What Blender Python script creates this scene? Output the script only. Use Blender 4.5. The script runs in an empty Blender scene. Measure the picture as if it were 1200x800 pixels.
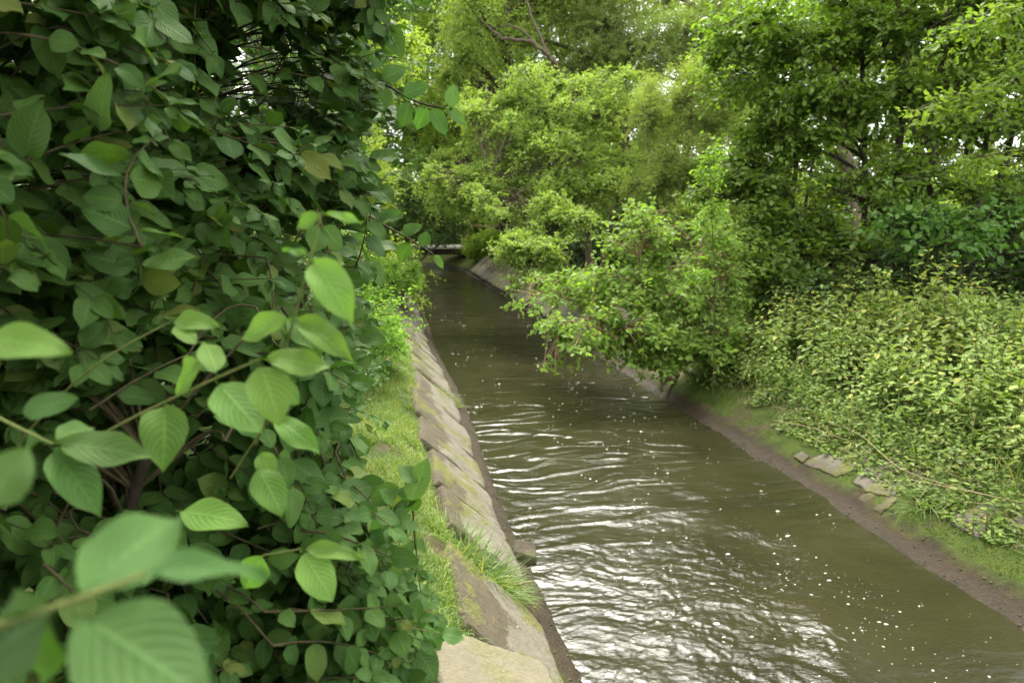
import bpy, math
import numpy as np
from mathutils import Vector

SC = bpy.context.scene
COL = SC.collection

# ------------------------------------------------------------------ camera
PITCH, YAW, EYE = 10.83, 10.9, 2.5
cam_data = bpy.data.cameras.new('camera')
cam = bpy.data.objects.new('camera', cam_data)
COL.objects.link(cam)
cam.location = (0, 0, EYE)
cam.rotation_euler = (math.radians(90 - PITCH), 0, math.radians(-YAW))
cam_data.sensor_width = 36
cam_data.lens = 24
cam_data.clip_start = 0.02
cam_data.clip_end = 2000
cam_data.dof.use_dof = True
cam_data.dof.focus_distance = 2.3
cam_data.dof.aperture_fstop = 4.5
SC.camera = cam

# ------------------------------------------------------------------ light
SUN_EL, SUN_AZ = 57.0, 6.0          # azimuth clockwise from +Y (down the canal)
W = bpy.data.worlds.new('World')
SC.world = W
W.use_nodes = True
wn, wl = W.node_tree.nodes, W.node_tree.links
bg = wn['Background']
sky = wn.new('ShaderNodeTexSky')
sky.sky_type = 'NISHITA'
sky.sun_disc = False
sky.sun_elevation = math.radians(SUN_EL)
sky.sun_rotation = math.radians(SUN_AZ)
sky.air_density = 1.0
sky.dust_density = 6.0
sky.ozone_density = 0.6
hs = wn.new('ShaderNodeHueSaturation')
hs.inputs['Saturation'].default_value = 0.22      # thin white overcast
wl.new(sky.outputs['Color'], hs.inputs['Color'])
# broken bright cloud deck over the blue
tcw = wn.new('ShaderNodeTexCoord')
cn = wn.new('ShaderNodeTexNoise')
cn.inputs['Scale'].default_value = 2.6
cn.inputs['Detail'].default_value = 6.0
wl.new(tcw.outputs['Generated'], cn.inputs['Vector'])
cr = wn.new('ShaderNodeValToRGB')
cr.color_ramp.elements[0].position = 0.32
cr.color_ramp.elements[0].color = (4.2, 4.35, 4.6, 1)
cr.color_ramp.elements[1].position = 0.62
cr.color_ramp.elements[1].color = (9.6, 9.5, 9.2, 1)
wl.new(cn.outputs[0], cr.inputs[0])
cm = wn.new('ShaderNodeMix')
cm.data_type = 'RGBA'
cm.inputs[0].default_value = 0.85
wl.new(hs.outputs['Color'], cm.inputs[6])
wl.new(cr.outputs['Color'], cm.inputs[7])
wl.new(cm.outputs[2], bg.inputs['Color'])
bg.inputs['Strength'].default_value = 0.15

sl = bpy.data.lights.new('sun', 'SUN')
sl.energy = 3.5
sl.angle = math.radians(26)
sl.color = (1.0, 0.95, 0.86)
sun = bpy.data.objects.new('sun', sl)
COL.objects.link(sun)
_e, _a = math.radians(SUN_EL), math.radians(SUN_AZ)
S = Vector((math.cos(_e) * math.sin(_a), math.cos(_e) * math.cos(_a), math.sin(_e)))
sun.rotation_euler = S.to_track_quat('Z', 'Y').to_euler()

SC.view_settings.view_transform = 'Standard'
SC.view_settings.look = 'None'
SC.view_settings.exposure = 1.83
SC.view_settings.gamma = 1.0
SC.view_settings.use_curve_mapping = False
SC.render.engine = 'CYCLES'
SC.cycles.use_denoising = True
SC.cycles.max_bounces = 8
SC.cycles.diffuse_bounces = 4
SC.cycles.transmission_bounces = 6
SC.cycles.sample_clamp_indirect = 4.0

# ------------------------------------------------------------------ maths helpers
rng = np.random.default_rng(7)
f_ = 800.0
_th, _ps = math.radians(PITCH), math.radians(YAW)
FW = np.array([math.sin(_ps) * math.cos(_th), math.cos(_ps) * math.cos(_th), -math.sin(_th)])
RT = np.array([math.cos(_ps), -math.sin(_ps), 0])
UP = np.cross(RT, FW)
EYEP = np.array([0, 0, EYE])


def at(px, py, d):
    """World point seen at a spot of the 1200x800 photograph, d metres deep."""
    return EYEP + (FW + RT * (px - 600) / f_ + UP * (400 - py) / f_) * d


def on(px, py, z):
    r = FW + RT * (px - 600) / f_ + UP * (400 - py) / f_
    return EYEP + r * ((z - EYE) / r[2])


def nrm(v):
    return v / np.maximum(np.linalg.norm(v, axis=-1, keepdims=True), 1e-9)


def _hash(ix, iy, seed):
    n = (ix * 374761393 + iy * 668265263 + seed * 974634777) & 0xFFFFFFFF
    n = ((n ^ (n >> 13)) * 1274126177) & 0xFFFFFFFF
    return ((n ^ (n >> 16)) & 0xFFFF) / 65535.0


def vnoise(x, y, seed=0):
    x, y = np.asarray(x, float), np.asarray(y, float)
    ix, iy = np.floor(x).astype(np.int64), np.floor(y).astype(np.int64)
    fx, fy = x - ix, y - iy
    fx, fy = fx * fx * fx * (fx * (fx * 6 - 15) + 10), fy * fy * fy * (fy * (fy * 6 - 15) + 10)
    a, b = _hash(ix, iy, seed), _hash(ix + 1, iy, seed)
    c, d = _hash(ix, iy + 1, seed), _hash(ix + 1, iy + 1, seed)
    return (a + (b - a) * fx) * (1 - fy) + (c + (d - c) * fx) * fy


def fbm(x, y, seed=0, octv=4):
    s, a, t = 0, 0.5, 0
    for k in range(octv):
        s = s + a * vnoise(x * 2 ** k, y * 2 ** k, seed + k * 17)
        t += a
        a *= 0.5
    return s / t


def sstep(a, b, x):
    t = np.clip((x - a) / (b - a), 0, 1)
    return t * t * (3 - 2 * t)


# ------------------------------------------------------------------ canal section
def bend(y):
    """The canal swings left beyond the footbridge."""
    q = np.clip(np.asarray(y, float) - 28.5, 0, 60)
    return -0.10 * q ** 2


def x_left(y):
    return 1.0 + 0.06 * np.sin(np.asarray(y) * 0.9) * 0.5 + bend(y)


def x_right(y):
    return 3.80 - 0.0125 * np.asarray(y) + 0.012 * np.sin(np.asarray(y) * 1.3) + bend(y)


def ground_z(x, y):
    x, y = np.asarray(x, float), np.asarray(y, float)
    n = fbm(x * 0.8, y * 0.8, 3) - 0.5
    n2 = fbm(x * 5, y * 5, 9, 3) - 0.5
    l = x_left(y) - x
    zl = np.interp(l, [-1.2, -0.6, 0.0, 0.16, 0.72, 0.95, 2.2, 6, 40], [-0.8, -0.5, 0.0, 0.10, 0.62, 0.74, 0.82, 1.0, 1.6])
    zl = zl - .02 * sstep(.08, .2, l) * sstep(.80, .66, l) * (y < 26)
    zl = zl + sstep(0.6, 1.2, l) * (n * 0.12 + n2 * 0.03) + sstep(-.1, .3, l) * n2 * 0.03
    r = x - x_right(y)
    zr = np.interp(r, [-1.2, -0.6, 0.0, 0.30, 0.75, 1.35, 2.6, 8, 40], [-0.8, -0.5, 0.0, 0.16, 0.42, 0.64, 0.80, 0.95, 1.6])
    zr = zr + sstep(0.3, 1.2, r) * (n * 0.22 + n2 * 0.06) + sstep(-.1, .3, r) * n2 * 0.025
    return np.where(x < 2.4 + bend(y), zl, zr)


# ------------------------------------------------------------------ mesh helpers
def link(ob, parent=None):
    COL.objects.link(ob)
    if parent is not None:
        ob.parent = parent
    return ob


def mesh_obj(name, verts, loops, starts, mats, parent=None, smooth=False, rnd=None, uv=None, midx=None, loc=None):
    verts = np.asarray(verts, np.float32).reshape(-1, 3)
    if loc is not None:
        verts = verts - np.asarray(loc, np.float32)
    m = bpy.data.meshes.new(name)
    m.vertices.add(len(verts))
    m.vertices.foreach_set('co', verts.ravel())
    loops = np.asarray(loops, np.int32).ravel()
    starts = np.asarray(starts, np.int32)
    m.loops.add(len(loops))
    m.loops.foreach_set('vertex_index', loops)
    m.polygons.add(len(starts))
    m.polygons.foreach_set('loop_start', starts)
    if uv is not None:
        l = m.uv_layers.new(name='UVMap')
        l.uv.foreach_set('vector', np.asarray(uv, np.float32)[loops].ravel())
    if rnd is not None:
        a = m.attributes.new('rnd', 'FLOAT', 'POINT')
        a.data.foreach_set('value', np.asarray(rnd, np.float32))
    if not isinstance(mats, (list, tuple)):
        mats = [mats]
    for mm in mats:
        m.materials.append(mm)
    if midx is not None:
        m.polygons.foreach_set('material_index', np.asarray(midx, np.int32))
    m.update(calc_edges=True)
    m.polygons.foreach_set('use_smooth', np.full(len(starts), bool(smooth)))
    ob = bpy.data.objects.new(name, m)
    if loc is not None:
        ob.location = loc
    return link(ob, parent)


def quads_obj(name, verts, faces, mats, **kw):
    faces = np.asarray(faces, np.int32)
    k = faces.shape[1]
    return mesh_obj(name, verts, faces.ravel(), np.arange(len(faces)) * k, mats, **kw)


def tag(o, label=None, cat=None, group=None, kind=None):
    if label: o['label'] = label
    if cat: o['category'] = cat
    if group: o['group'] = group
    if kind: o['kind'] = kind
    return o


def empty(name, loc, label, cat, group=None):
    o = bpy.data.objects.new(name, None)
    o.empty_display_size = 0.1
    o.location = loc
    COL.objects.link(o)
    return tag(o, label, cat, group)


def grid_faces(nu, nv):
    i = np.arange(nu * nv).reshape(nu, nv)
    return np.stack([i[:-1, :-1], i[1:, :-1], i[1:, 1:], i[:-1, 1:]], -1).reshape(-1, 4)


class Tubes:
    """Collects polylines (N,K,3) with radii (N,K) and turns them into one mesh."""
    def __init__(self):
        self.v, self.f, self.n = [], [], 0

    def add(self, P, R, sides=5):
        P = np.asarray(P, float)
        R = np.asarray(R, float)
        if P.ndim == 2:
            P, R = P[None], R[None]
        N, K = P.shape[:2]
        T = nrm(np.gradient(P, axis=1))
        ref = np.where(np.abs(T[:, :1, 2:3]) > 0.85, np.array([1., 0.2, 0]), np.array([0.1, 0.2, 1.]))
        A = nrm(np.cross(T, np.broadcast_to(ref, T.shape)))
        B = np.cross(T, A)
        ang = np.arange(sides) * 2 * np.pi / sides
        V = P[:, :, None] + R[:, :, None, None] * (A[:, :, None] * np.cos(ang)[:, None] + B[:, :, None] * np.sin(ang)[:, None])
        idx = self.n + np.arange(N * K * sides).reshape(N, K, sides)
        a, b = idx[:, :-1], idx[:, 1:]
        F = np.stack([a, np.roll(a, -1, 2), np.roll(b, -1, 2), b], -1).reshape(-1, 4)
        self.v.append(V.reshape(-1, 3))
        self.f.append(F)
        self.n += N * K * sides

    def build(self, name, mat, parent=None, loc=None):
        return quads_obj(name, np.concatenate(self.v), np.concatenate(self.f), mat, parent=parent, smooth=True, loc=loc)


def bez(p0, p1, p2, K):
    t = np.linspace(0, 1, K)[:, None]
    p0, p1, p2 = [np.asarray(p, float) for p in (p0, p1, p2)]
    if p0.ndim == 1:
        return (1 - t) ** 2 * p0 + 2 * t * (1 - t) * p1 + t * t * p2
    t = t[None]
    return (1 - t) ** 2 * p0[:, None] + 2 * t * (1 - t) * p1[:, None] + t * t * p2[:, None]


# ------------------------------------------------------------------ leaf templates (x across, y along, z up), unit length
def tmpl_fine(widths, nv=9, fold=0.18, curl=0.25, wave=0.02, nu=5, pet=0.10, seed=0):
    vs = np.linspace(0, 1, nv)
    us = np.linspace(-1, 1, nu)
    r = np.random.default_rng(seed)
    V, UV = [], []
    for i, v in enumerate(vs):
        w = np.interp(v, np.linspace(0, 1, len(widths)), widths)
        for u in us:
            z = -fold * (1 - abs(u)) * w * 1.0 + fold * w * .5 - curl * v * v + wave * math.sin(9 * v + 2 * u + seed) * abs(u)
            V.append((u * w * (1 + 0.018 * r.standard_normal()), pet + v * (1 - pet) + 0.04 * (u * u) * (v - .5), z))
            UV.append((u * .5 + .5, v))
    n0 = len(V)
    F = [tuple(x) for x in grid_faces(nv, nu)]
    # petiole
    c = nu // 2
    V += [(-0.012, 0, 0), (0.012, 0, 0)]
    UV += [(0.5, 0), (0.5, 0)]
    F.append((n0, n0 + 1, c + 1, c - 1))
    return np.array(V), np.array(F), np.array(UV)


DOGW = [0.03, 0.30, 0.45, 0.5, 0.50, 0.47, 0.41, 0.32, 0.17, 0.008]
T_DOG = [tmpl_fine(DOGW, 12, fold=fo, curl=cu, wave=wa, seed=s) for s, (fo, cu, wa) in enumerate([(0.10, .16, .03), (0.16, .25, .04), (0.05, .05, .025), (0.22, .38, .05), (.12, .2, .06)])]
MIDW = [0.03, 0.40, 0.5, 0.34, 0.02]
T_MID = [tmpl_fine(MIDW, 4, fold=fo, curl=cu, wave=0, nu=3, seed=s, pet=.08) for s, (fo, cu) in enumerate([(.25, .2), (.4, .4), (.1, .1)])]


def tmpl_rhomb(fold=0.3, curl=.12):
    V = np.array([(0, 0, 0), (-.5, .45, fold * .4), (0, 1, -curl), (.5, .45, fold * .4)])
    return V, np.array([(0, 2, 1, 1), (0, 3, 2, 2)]), np.array([(.5, 0), (0, .5), (.5, 1), (1, .5)])


T_LOW = [tmpl_rhomb(.3, .12), tmpl_rhomb(.05, .3)]
GRASSW = [0.5, 0.45, 0.36, 0.22, 0.02]


def tmpl_blade(bend):
    V, UV = [], []
    for v in np.linspace(0, 1, 5):
        w = np.interp(v, np.linspace(0, 1, 5), GRASSW)
        a = bend * v
        y = math.sin(a) / bend if bend > .01 else v
        z = -(1 - math.cos(a)) / max(bend, .01)
        for u in (-1, 1):
            V.append((u * w, y, z)); UV.append((u * .5 + .5, v))
    return np.array(V), grid_faces(5, 2), np.array(UV)


T_GRASS = [tmpl_blade(b) for b in (0.3, 0.9, 1.5, 2.0)]


class Leaves:
    def __init__(self):
        self.v, self.loops, self.starts, self.uv, self.r = [], [], [], [], []
        self.n = self.nl = 0

    def add(self, P, A, N, L, Wd, rnd, tmpls):
        """P base points, A axis, N rough normal, L length, Wd width (arrays)."""
        P, A, N = [np.asarray(q, float).reshape(-1, 3) for q in (P, A, N)]
        n = len(P)
        L = np.broadcast_to(np.asarray(L, float), (n,))
        Wd = np.broadcast_to(np.asarray(Wd, float), (n,))
        rnd = np.broadcast_to(np.asarray(rnd, float), (n,))
        A = nrm(A)
        N = nrm(N - (N * A).sum(-1, keepdims=True) * A)
        B = np.cross(A, N)
        pick = rng.integers(0, len(tmpls), n)
        for k, (V, F, UV) in enumerate(tmpls):
            m = pick == k
            c = int(m.sum())
            if not c:
                continue
            X = (P[m][:, None] + B[m][:, None] * (V[None, :, 0:1] * Wd[m][:, None, None])
                 + A[m][:, None] * (V[None, :, 1:2] * L[m][:, None, None]) + N[m][:, None] * (V[None, :, 2:3] * L[m][:, None, None]))
            nv = len(V)
            off = self.n + np.arange(c)[:, None] * nv
            if (F[:, 2] == F[:, 3]).all():
                tri = F[:, :3]
                lp = (off[:, :, None] + tri[None]).reshape(-1)
                st = self.nl + np.arange(c * len(F)) * 3
            else:
                lp = (off[:, :, None] + F[None]).reshape(-1)
                st = self.nl + np.arange(c * len(F)) * 4
            self.v.append(X.reshape(-1, 3)); self.loops.append(lp); self.starts.append(st)
            self.uv.append(np.tile(UV, (c, 1))); self.r.append(np.repeat(rnd[m], nv))
            self.n += c * nv
            self.nl += len(lp)

    def build(self, name, mat, parent=None, smooth=False, uv=False, loc=None):
        return mesh_obj(name, np.concatenate(self.v), np.concatenate(self.loops), np.concatenate(self.starts), mat, parent=parent,
                        smooth=smooth, rnd=np.concatenate(self.r), uv=np.concatenate(self.uv) if uv else None, loc=loc)


# ------------------------------------------------------------------ materials
def newmat(name):
    m = bpy.data.materials.new(name)
    m.use_nodes = True
    nt = m.node_tree
    nt.nodes.clear()
    return m, nt.nodes, nt.links


def nd(ns, t, **kw):
    n = ns.new(t)
    for k, v in kw.items():
        if hasattr(n, k) and k not in n.inputs:
            setattr(n, k, v)
        else:
            n.inputs[k].default_value = v
    return n


def ramp(ns, stops, interp='LINEAR'):
    r = ns.new('ShaderNodeValToRGB')
    e = r.color_ramp.elements
    r.color_ramp.interpolation = interp
    while len(e) < len(stops):
        e.new(0.5)
    for i, (p, c) in enumerate(stops):
        e[i].position = p
        e[i].color = (*c, 1)
    return r


def mth(ns, ls, op, a, b=None, c=None):
    n = ns.new('ShaderNodeMath')
    n.operation = op
    for i, q in enumerate((a, b, c)):
        if q is None:
            continue
        if isinstance(q, (int, float)):
            n.inputs[i].default_value = q
        else:
            ls.new(q, n.inputs[i])
    return n.outputs[0]


def mixc(ns, ls, fac, a, b, mode='MIX'):
    n = ns.new('ShaderNodeMix')
    n.data_type = 'RGBA'
    n.blend_type = mode
    for s, q in ((n.inputs[0], fac), (n.inputs[6], a), (n.inputs[7], b)):
        if isinstance(q, (int, float)):
            s.default_value = q
        elif isinstance(q, tuple):
            s.default_value = (*q, 1)
        else:
            ls.new(q, s)
    return n.outputs[2]


def leaf_mat(name, c0, c1, c2=None, trans=0.4, tcol=1.5, rough=0.5, spec=0.35, veins=0, back=1.25):
    """c0..c1 natural leaf to leaf variation, c2 = the odd yellowing one."""
    m, ns, ls = newmat(name)
    out = ns.new('ShaderNodeOutputMaterial')
    at_ = nd(ns, 'ShaderNodeAttribute', attribute_name='rnd')
    stops = [(0.0, c0), (0.8, c1)] + ([(0.93, c1), (1.0, c2)] if c2 else [])
    rp = ramp(ns, stops)
    ls.new(at_.outputs['Fac'], rp.inputs[0])
    col = rp.outputs[0]
    oi = ns.new('ShaderNodeObjectInfo')
    hsv = ns.new('ShaderNodeHueSaturation')
    ls.new(mth(ns, ls, 'MULTIPLY_ADD', oi.outputs['Random'], 0.014, 0.486), hsv.inputs['Hue'])
    ls.new(mth(ns, ls, 'MULTIPLY_ADD', oi.outputs['Random'], 0.3, 0.85), hsv.inputs['Value'])
    ls.new(col, hsv.inputs['Color'])
    col = hsv.outputs[0]
    bs = nd(ns, 'ShaderNodeBsdfPrincipled', Roughness=rough)
    bs.inputs['Specular IOR Level'].default_value = spec
    if veins:
        uv = nd(ns, 'ShaderNodeUVMap', uv_map='UVMap')
        sp = ns.new('ShaderNodeSeparateXYZ')
        ls.new(uv.outputs[0], sp.inputs[0])
        au = mth(ns, ls, 'ABSOLUTE', mth(ns, ls, 'MULTIPLY_ADD', sp.outputs[0], 2.0, -1.0))
        # arching side veins that run on towards the tip
        t = mth(ns, ls, 'SUBTRACT', sp.outputs[1], mth(ns, ls, 'MULTIPLY', mth(ns, ls, 'POWER', au, 1.4), 0.42))
        t = mth(ns, ls, 'MULTIPLY', t, float(veins))
        s = mth(ns, ls, 'ABSOLUTE', mth(ns, ls, 'SINE', mth(ns, ls, 'MULTIPLY', t, math.pi)))
        vein = mth(ns, ls, 'POWER', s, 0.45)
        mid = mth(ns, ls, 'SMOOTH_MIN', mth(ns, ls, 'MULTIPLY', au, 9.0), 1.0, 0.2)
        h = mth(ns, ls, 'MULTIPLY', vein, mid)
        nz = nd(ns, 'ShaderNodeTexNoise', Scale=160.0, Detail=3.0)
        h2 = mth(ns, ls, 'MULTIPLY_ADD', nz.outputs[0], 0.35, h)
        bp = nd(ns, 'ShaderNodeBump', Strength=0.55, Distance=0.0016)
        ls.new(h2, bp.inputs['Height'])
        ls.new(bp.outputs[0], bs.inputs['Normal'])
        col = mixc(ns, ls, mth(ns, ls, 'MULTIPLY_ADD', h, -0.30, 0.30), col, tuple(min(1, q * 1.9 + .01) for q in c1))
        n3 = nd(ns, 'ShaderNodeTexNoise', Scale=34.0, Detail=4.0)
        sp3 = ramp(ns, [(0.66, (0, 0, 0)), (0.74, (1, 1, 1))])
        ls.new(n3.outputs[0], sp3.inputs[0])
        col = mixc(ns, ls, mth(ns, ls, 'MULTIPLY', sp3.outputs[0], 0.28), col, (0.10, 0.10, 0.035))
    geo = ns.new('ShaderNodeNewGeometry')
    col_b = mixc(ns, ls, 1.0, col, (back, back, back * 1.05), 'MULTIPLY')
    colf = mixc(ns, ls, geo.outputs['Backfacing'], col, col_b)
    ls.new(colf, bs.inputs['Base Color'])
    tr = ns.new('ShaderNodeBsdfTranslucent')
    ls.new(mixc(ns, ls, 1.0, col, (tcol * .98, tcol * 1.06, tcol * .45), 'MULTIPLY'), tr.inputs['Color'])
    mx = nd(ns, 'ShaderNodeMixShader', Fac=trans)
    ls.new(bs.outputs[0], mx.inputs[1])
    ls.new(tr.outputs[0], mx.inputs[2])
    ls.new(mx.outputs[0], out.inputs[0])
    return m


M = {}
M['dogwood'] = leaf_mat('dogwood_leaf', (0.026, 0.072, 0.013), (0.054, 0.118, 0.022), (0.12, 0.14, 0.03), trans=0.34, rough=0.55, spec=0.16, veins=8)
M['dogwood_young'] = leaf_mat('young_dogwood_leaf', (0.075, 0.17, 0.028), (0.125, 0.24, 0.042), None, trans=0.42, rough=0.5, spec=0.22, veins=8)
M['dogwood_far'] = leaf_mat('bank_shrub_leaf', (0.036, 0.092, 0.026), (0.07, 0.15, 0.04), None, trans=0.35, rough=0.45)
M['bush_pale'] = leaf_mat('pale_bush_leaf', (0.11, 0.18, 0.034), (0.21, 0.29, 0.058), (0.30, 0.33, 0.08), trans=0.45)
M['bush_near'] = leaf_mat('overhanging_shrub_leaf', (0.085, 0.18, 0.026), (0.165, 0.285, 0.048), (0.24, 0.31, 0.06), trans=0.5, rough=.5, spec=.18)
M['willow'] = leaf_mat('willow_leaf', (0.13, 0.195, 0.05), (0.22, 0.29, 0.085), (0.27, 0.31, 0.13), trans=0.5)
M['yellow_green'] = leaf_mat('yellow_green_leaf', (0.12, 0.20, 0.028), (0.23, 0.31, 0.05), (0.28, 0.30, 0.06), trans=0.5)
M['mid_green'] = leaf_mat('mid_green_leaf', (0.045, 0.11, 0.022), (0.09, 0.17, 0.036), None, trans=0.45)
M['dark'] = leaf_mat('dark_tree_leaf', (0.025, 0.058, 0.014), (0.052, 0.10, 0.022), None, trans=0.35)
M['maple'] = leaf_mat('shade_tree_leaf', (0.052, 0.105, 0.015), (0.125, 0.215, 0.032), None, trans=0.52)
M['turning'] = leaf_mat('turning_leaf', (0.085, 0.165, 0.026), (0.15, 0.225, 0.04), (0.22, 0.18, 0.05), trans=0.55)
M['nettle'] = leaf_mat('nettle_leaf', (0.095, 0.168, 0.031), (0.195, 0.272, 0.066), (0.34, 0.32, 0.08), trans=0.4, rough=.6)
M['herb'] = leaf_mat('herb_leaf', (0.085, 0.16, 0.03), (0.19, 0.27, 0.06), (0.30, 0.28, 0.08), trans=0.45)
M['grass'] = leaf_mat('grass_blade', (0.060, 0.115, 0.018), (0.155, 0.22, 0.040), (0.33, 0.27, 0.11), trans=0.4)
M['grass_dark'] = leaf_mat('tuft_blade', (0.07, 0.14, 0.03), (0.15, 0.23, 0.06), (0.34, 0.27, 0.12), trans=0.4)
M['moss'] = leaf_mat('moss_tip', (0.035, 0.075, 0.008), (0.085, 0.115, 0.014), (0.15, 0.12, 0.025), trans=0.25, rough=.8)
M['dead'] = leaf_mat('dead_grass_blade', (0.13, 0.09, 0.045), (0.30, 0.22, 0.12), None, trans=0.2, rough=.8)
M['litter'] = leaf_mat('dead_leaf', (0.13, 0.07, 0.03), (0.26, 0.16, 0.07), None, trans=0.2, rough=.7)


def bark_mat(name, c0, c1, moss=0.0, scale=18):
    m, ns, ls = newmat(name)
    out = ns.new('ShaderNodeOutputMaterial')
    tc = ns.new('ShaderNodeTexCoord')
    mp = nd(ns, 'ShaderNodeMapping')
    mp.inputs['Scale'].default_value = (1, 1, 0.3)
    ls.new(tc.outputs['Object'], mp.inputs[0])
    nz = nd(ns, 'ShaderNodeTexNoise', Scale=float(scale), Detail=6.0, Roughness=0.65)
    ls.new(mp.outputs[0], nz.inputs['Vector'])
    rp = ramp(ns, [(0.3, c0), (0.7, c1)])
    ls.new(nz.outputs[0], rp.inputs[0])
    col = rp.outputs[0]
    if moss:
        n2 = nd(ns, 'ShaderNodeTexNoise', Scale=3.0, Detail=5.0)
        ls.new(tc.outputs['Object'], n2.inputs['Vector'])
        r2 = ramp(ns, [(0.5, (0, 0, 0)), (0.62, (1, 1, 1))])
        ls.new(n2.outputs[0], r2.inputs[0])
        col = mixc(ns, ls, mth(ns, ls, 'MULTIPLY', r2.outputs[0], moss), col, (0.07, 0.09, 0.025))
    bs = nd(ns, 'ShaderNodeBsdfPrincipled', Roughness=0.85)
    bs.inputs['Specular IOR Level'].default_value = 0.2
    bp = nd(ns, 'ShaderNodeBump', Strength=0.7, Distance=0.012)
    ls.new(nz.outputs[0], bp.inputs['Height'])
    ls.new(bp.outputs[0], bs.inputs['Normal'])
    ls.new(col, bs.inputs['Base Color'])
    ls.new(bs.outputs[0], out.inputs[0])
    return m


M['bark'] = bark_mat('grey_brown_bark', (0.045, 0.033, 0.022), (0.14, 0.11, 0.075), 0.6)
M['bark_dark'] = bark_mat('dark_bark', (0.022, 0.018, 0.012), (0.065, 0.052, 0.036), 0.5)
M['bark_warm'] = bark_mat('warm_bark', (0.12, 0.075, 0.04), (0.27, 0.19, 0.11), 0.3)
M['twig'] = bark_mat('brown_twig', (0.035, 0.030, 0.014), (0.085, 0.07, 0.032), 0, 60)
M['green_stem'] = bark_mat('green_stem', (0.11, 0.16, 0.035), (0.20, 0.21, 0.07), 0, 60)
M['nettle_stem'] = bark_mat('nettle_stem', (0.045, 0.04, 0.018), (0.10, 0.085, 0.035), 0, 60)
M['straw'] = bark_mat('dry_straw', (0.28, 0.21, 0.11), (0.45, 0.36, 0.21), 0, 50)
M['cut_wood'] = bark_mat('cut_wood', (0.34, 0.26, 0.17), (0.50, 0.41, 0.29), 0, 20)
M['paint'] = bark_mat('weathered_pale_paint', (0.50, 0.47, 0.42), (0.68, 0.65, 0.60), 0, 14)


def ground_mat():
    m, ns, ls = newmat('bank_soil')
    out = ns.new('ShaderNodeOutputMaterial')
    geo = ns.new('ShaderNodeNewGeometry')
    sp = ns.new('ShaderNodeSeparateXYZ')
    ls.new(geo.outputs['Position'], sp.inputs[0])
    def noise(sc, det=5.0, ro=.6):
        n = nd(ns, 'ShaderNodeTexNoise', Scale=float(sc), Detail=det, Roughness=ro)
        ls.new(geo.outputs['Position'], n.inputs['Vector'])
        return n.outputs[0]
    n1, n2, n3, n4 = noise(2.2), noise(14), noise(90, 3), noise(5.5, 6, .7)
    soil = ramp(ns, [(0.3, (0.035, 0.026, 0.016)), (0.7, (0.085, 0.062, 0.036))])
    ls.new(n2, soil.inputs[0])
    mud = ramp(ns, [(0.32, (0.013, 0.010, 0.006)), (0.66, (0.046, 0.034, 0.019))])
    ls.new(mth(ns, ls, 'MULTIPLY_ADD', n3, .5, mth(ns, ls, 'MULTIPLY', n4, .5)), mud.inputs[0])
    mossc = ramp(ns, [(0.3, (0.020, 0.038, 0.006)), (0.55, (0.045, 0.068, 0.010)), (0.78, (0.10, 0.088, 0.02))])
    ls.new(mth(ns, ls, 'MULTIPLY_ADD', n3, .4, mth(ns, ls, 'MULTIPLY', n4, .6)), mossc.inputs[0])
    zz = mth(ns, ls, 'MULTIPLY_ADD', n4, 0.16, mth(ns, ls, 'SUBTRACT', sp.outputs[2], 0.08))
    # mud by the waterline, moss just above it, soil and short turf beyond
    fm = ramp(ns, [(0.07, (0, 0, 0)), (0.14, (1, 1, 1))]); ls.new(zz, fm.inputs[0])
    mk = ramp(ns, [(0.36, (0, 0, 0)), (0.46, (1, 1, 1))]); ls.new(n1, mk.inputs[0])
    upper = mixc(ns, ls, mk.outputs[0], soil.outputs[0], mossc.outputs[0])
    col = mixc(ns, ls, fm.outputs[0], mud.outputs[0], upper)
    turf = ramp(ns, [(0.3, (0.06, 0.085, 0.018)), (0.7, (0.13, 0.15, 0.035))]); ls.new(n2, turf.inputs[0])
    far = ramp(ns, [(0.0, (0, 0, 0)), (1.0, (1, 1, 1))])
    ls.new(mth(ns, ls, 'MULTIPLY_ADD', sp.outputs[1], 0.1, -1.8), far.inputs[0])
    tf = mth(ns, ls, 'MULTIPLY', far.outputs[0], fm.outputs[0])
    col = mixc(ns, ls, tf, col, turf.outputs[0])
    bs = nd(ns, 'ShaderNodeBsdfPrincipled')
    ls.new(col, bs.inputs['Base Color'])
    wet = ramp(ns, [(-0.0, (0.26, .26, .26)), (0.08, (.85, .85, .85))]); ls.new(zz, wet.inputs[0])
    ls.new(wet.outputs[0], bs.inputs['Roughness'])
    bs.inputs['Specular IOR Level'].default_value = 0.14
    h = mth(ns, ls, 'MULTIPLY_ADD', n3, .6, n2)
    bp = nd(ns, 'ShaderNodeBump', Strength=0.9, Distance=0.02)
    ls.new(h, bp.inputs['Height'])
    ls.new(bp.outputs[0], bs.inputs['Normal'])
    ls.new(bs.outputs[0], out.inputs[0])
    return m


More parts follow.
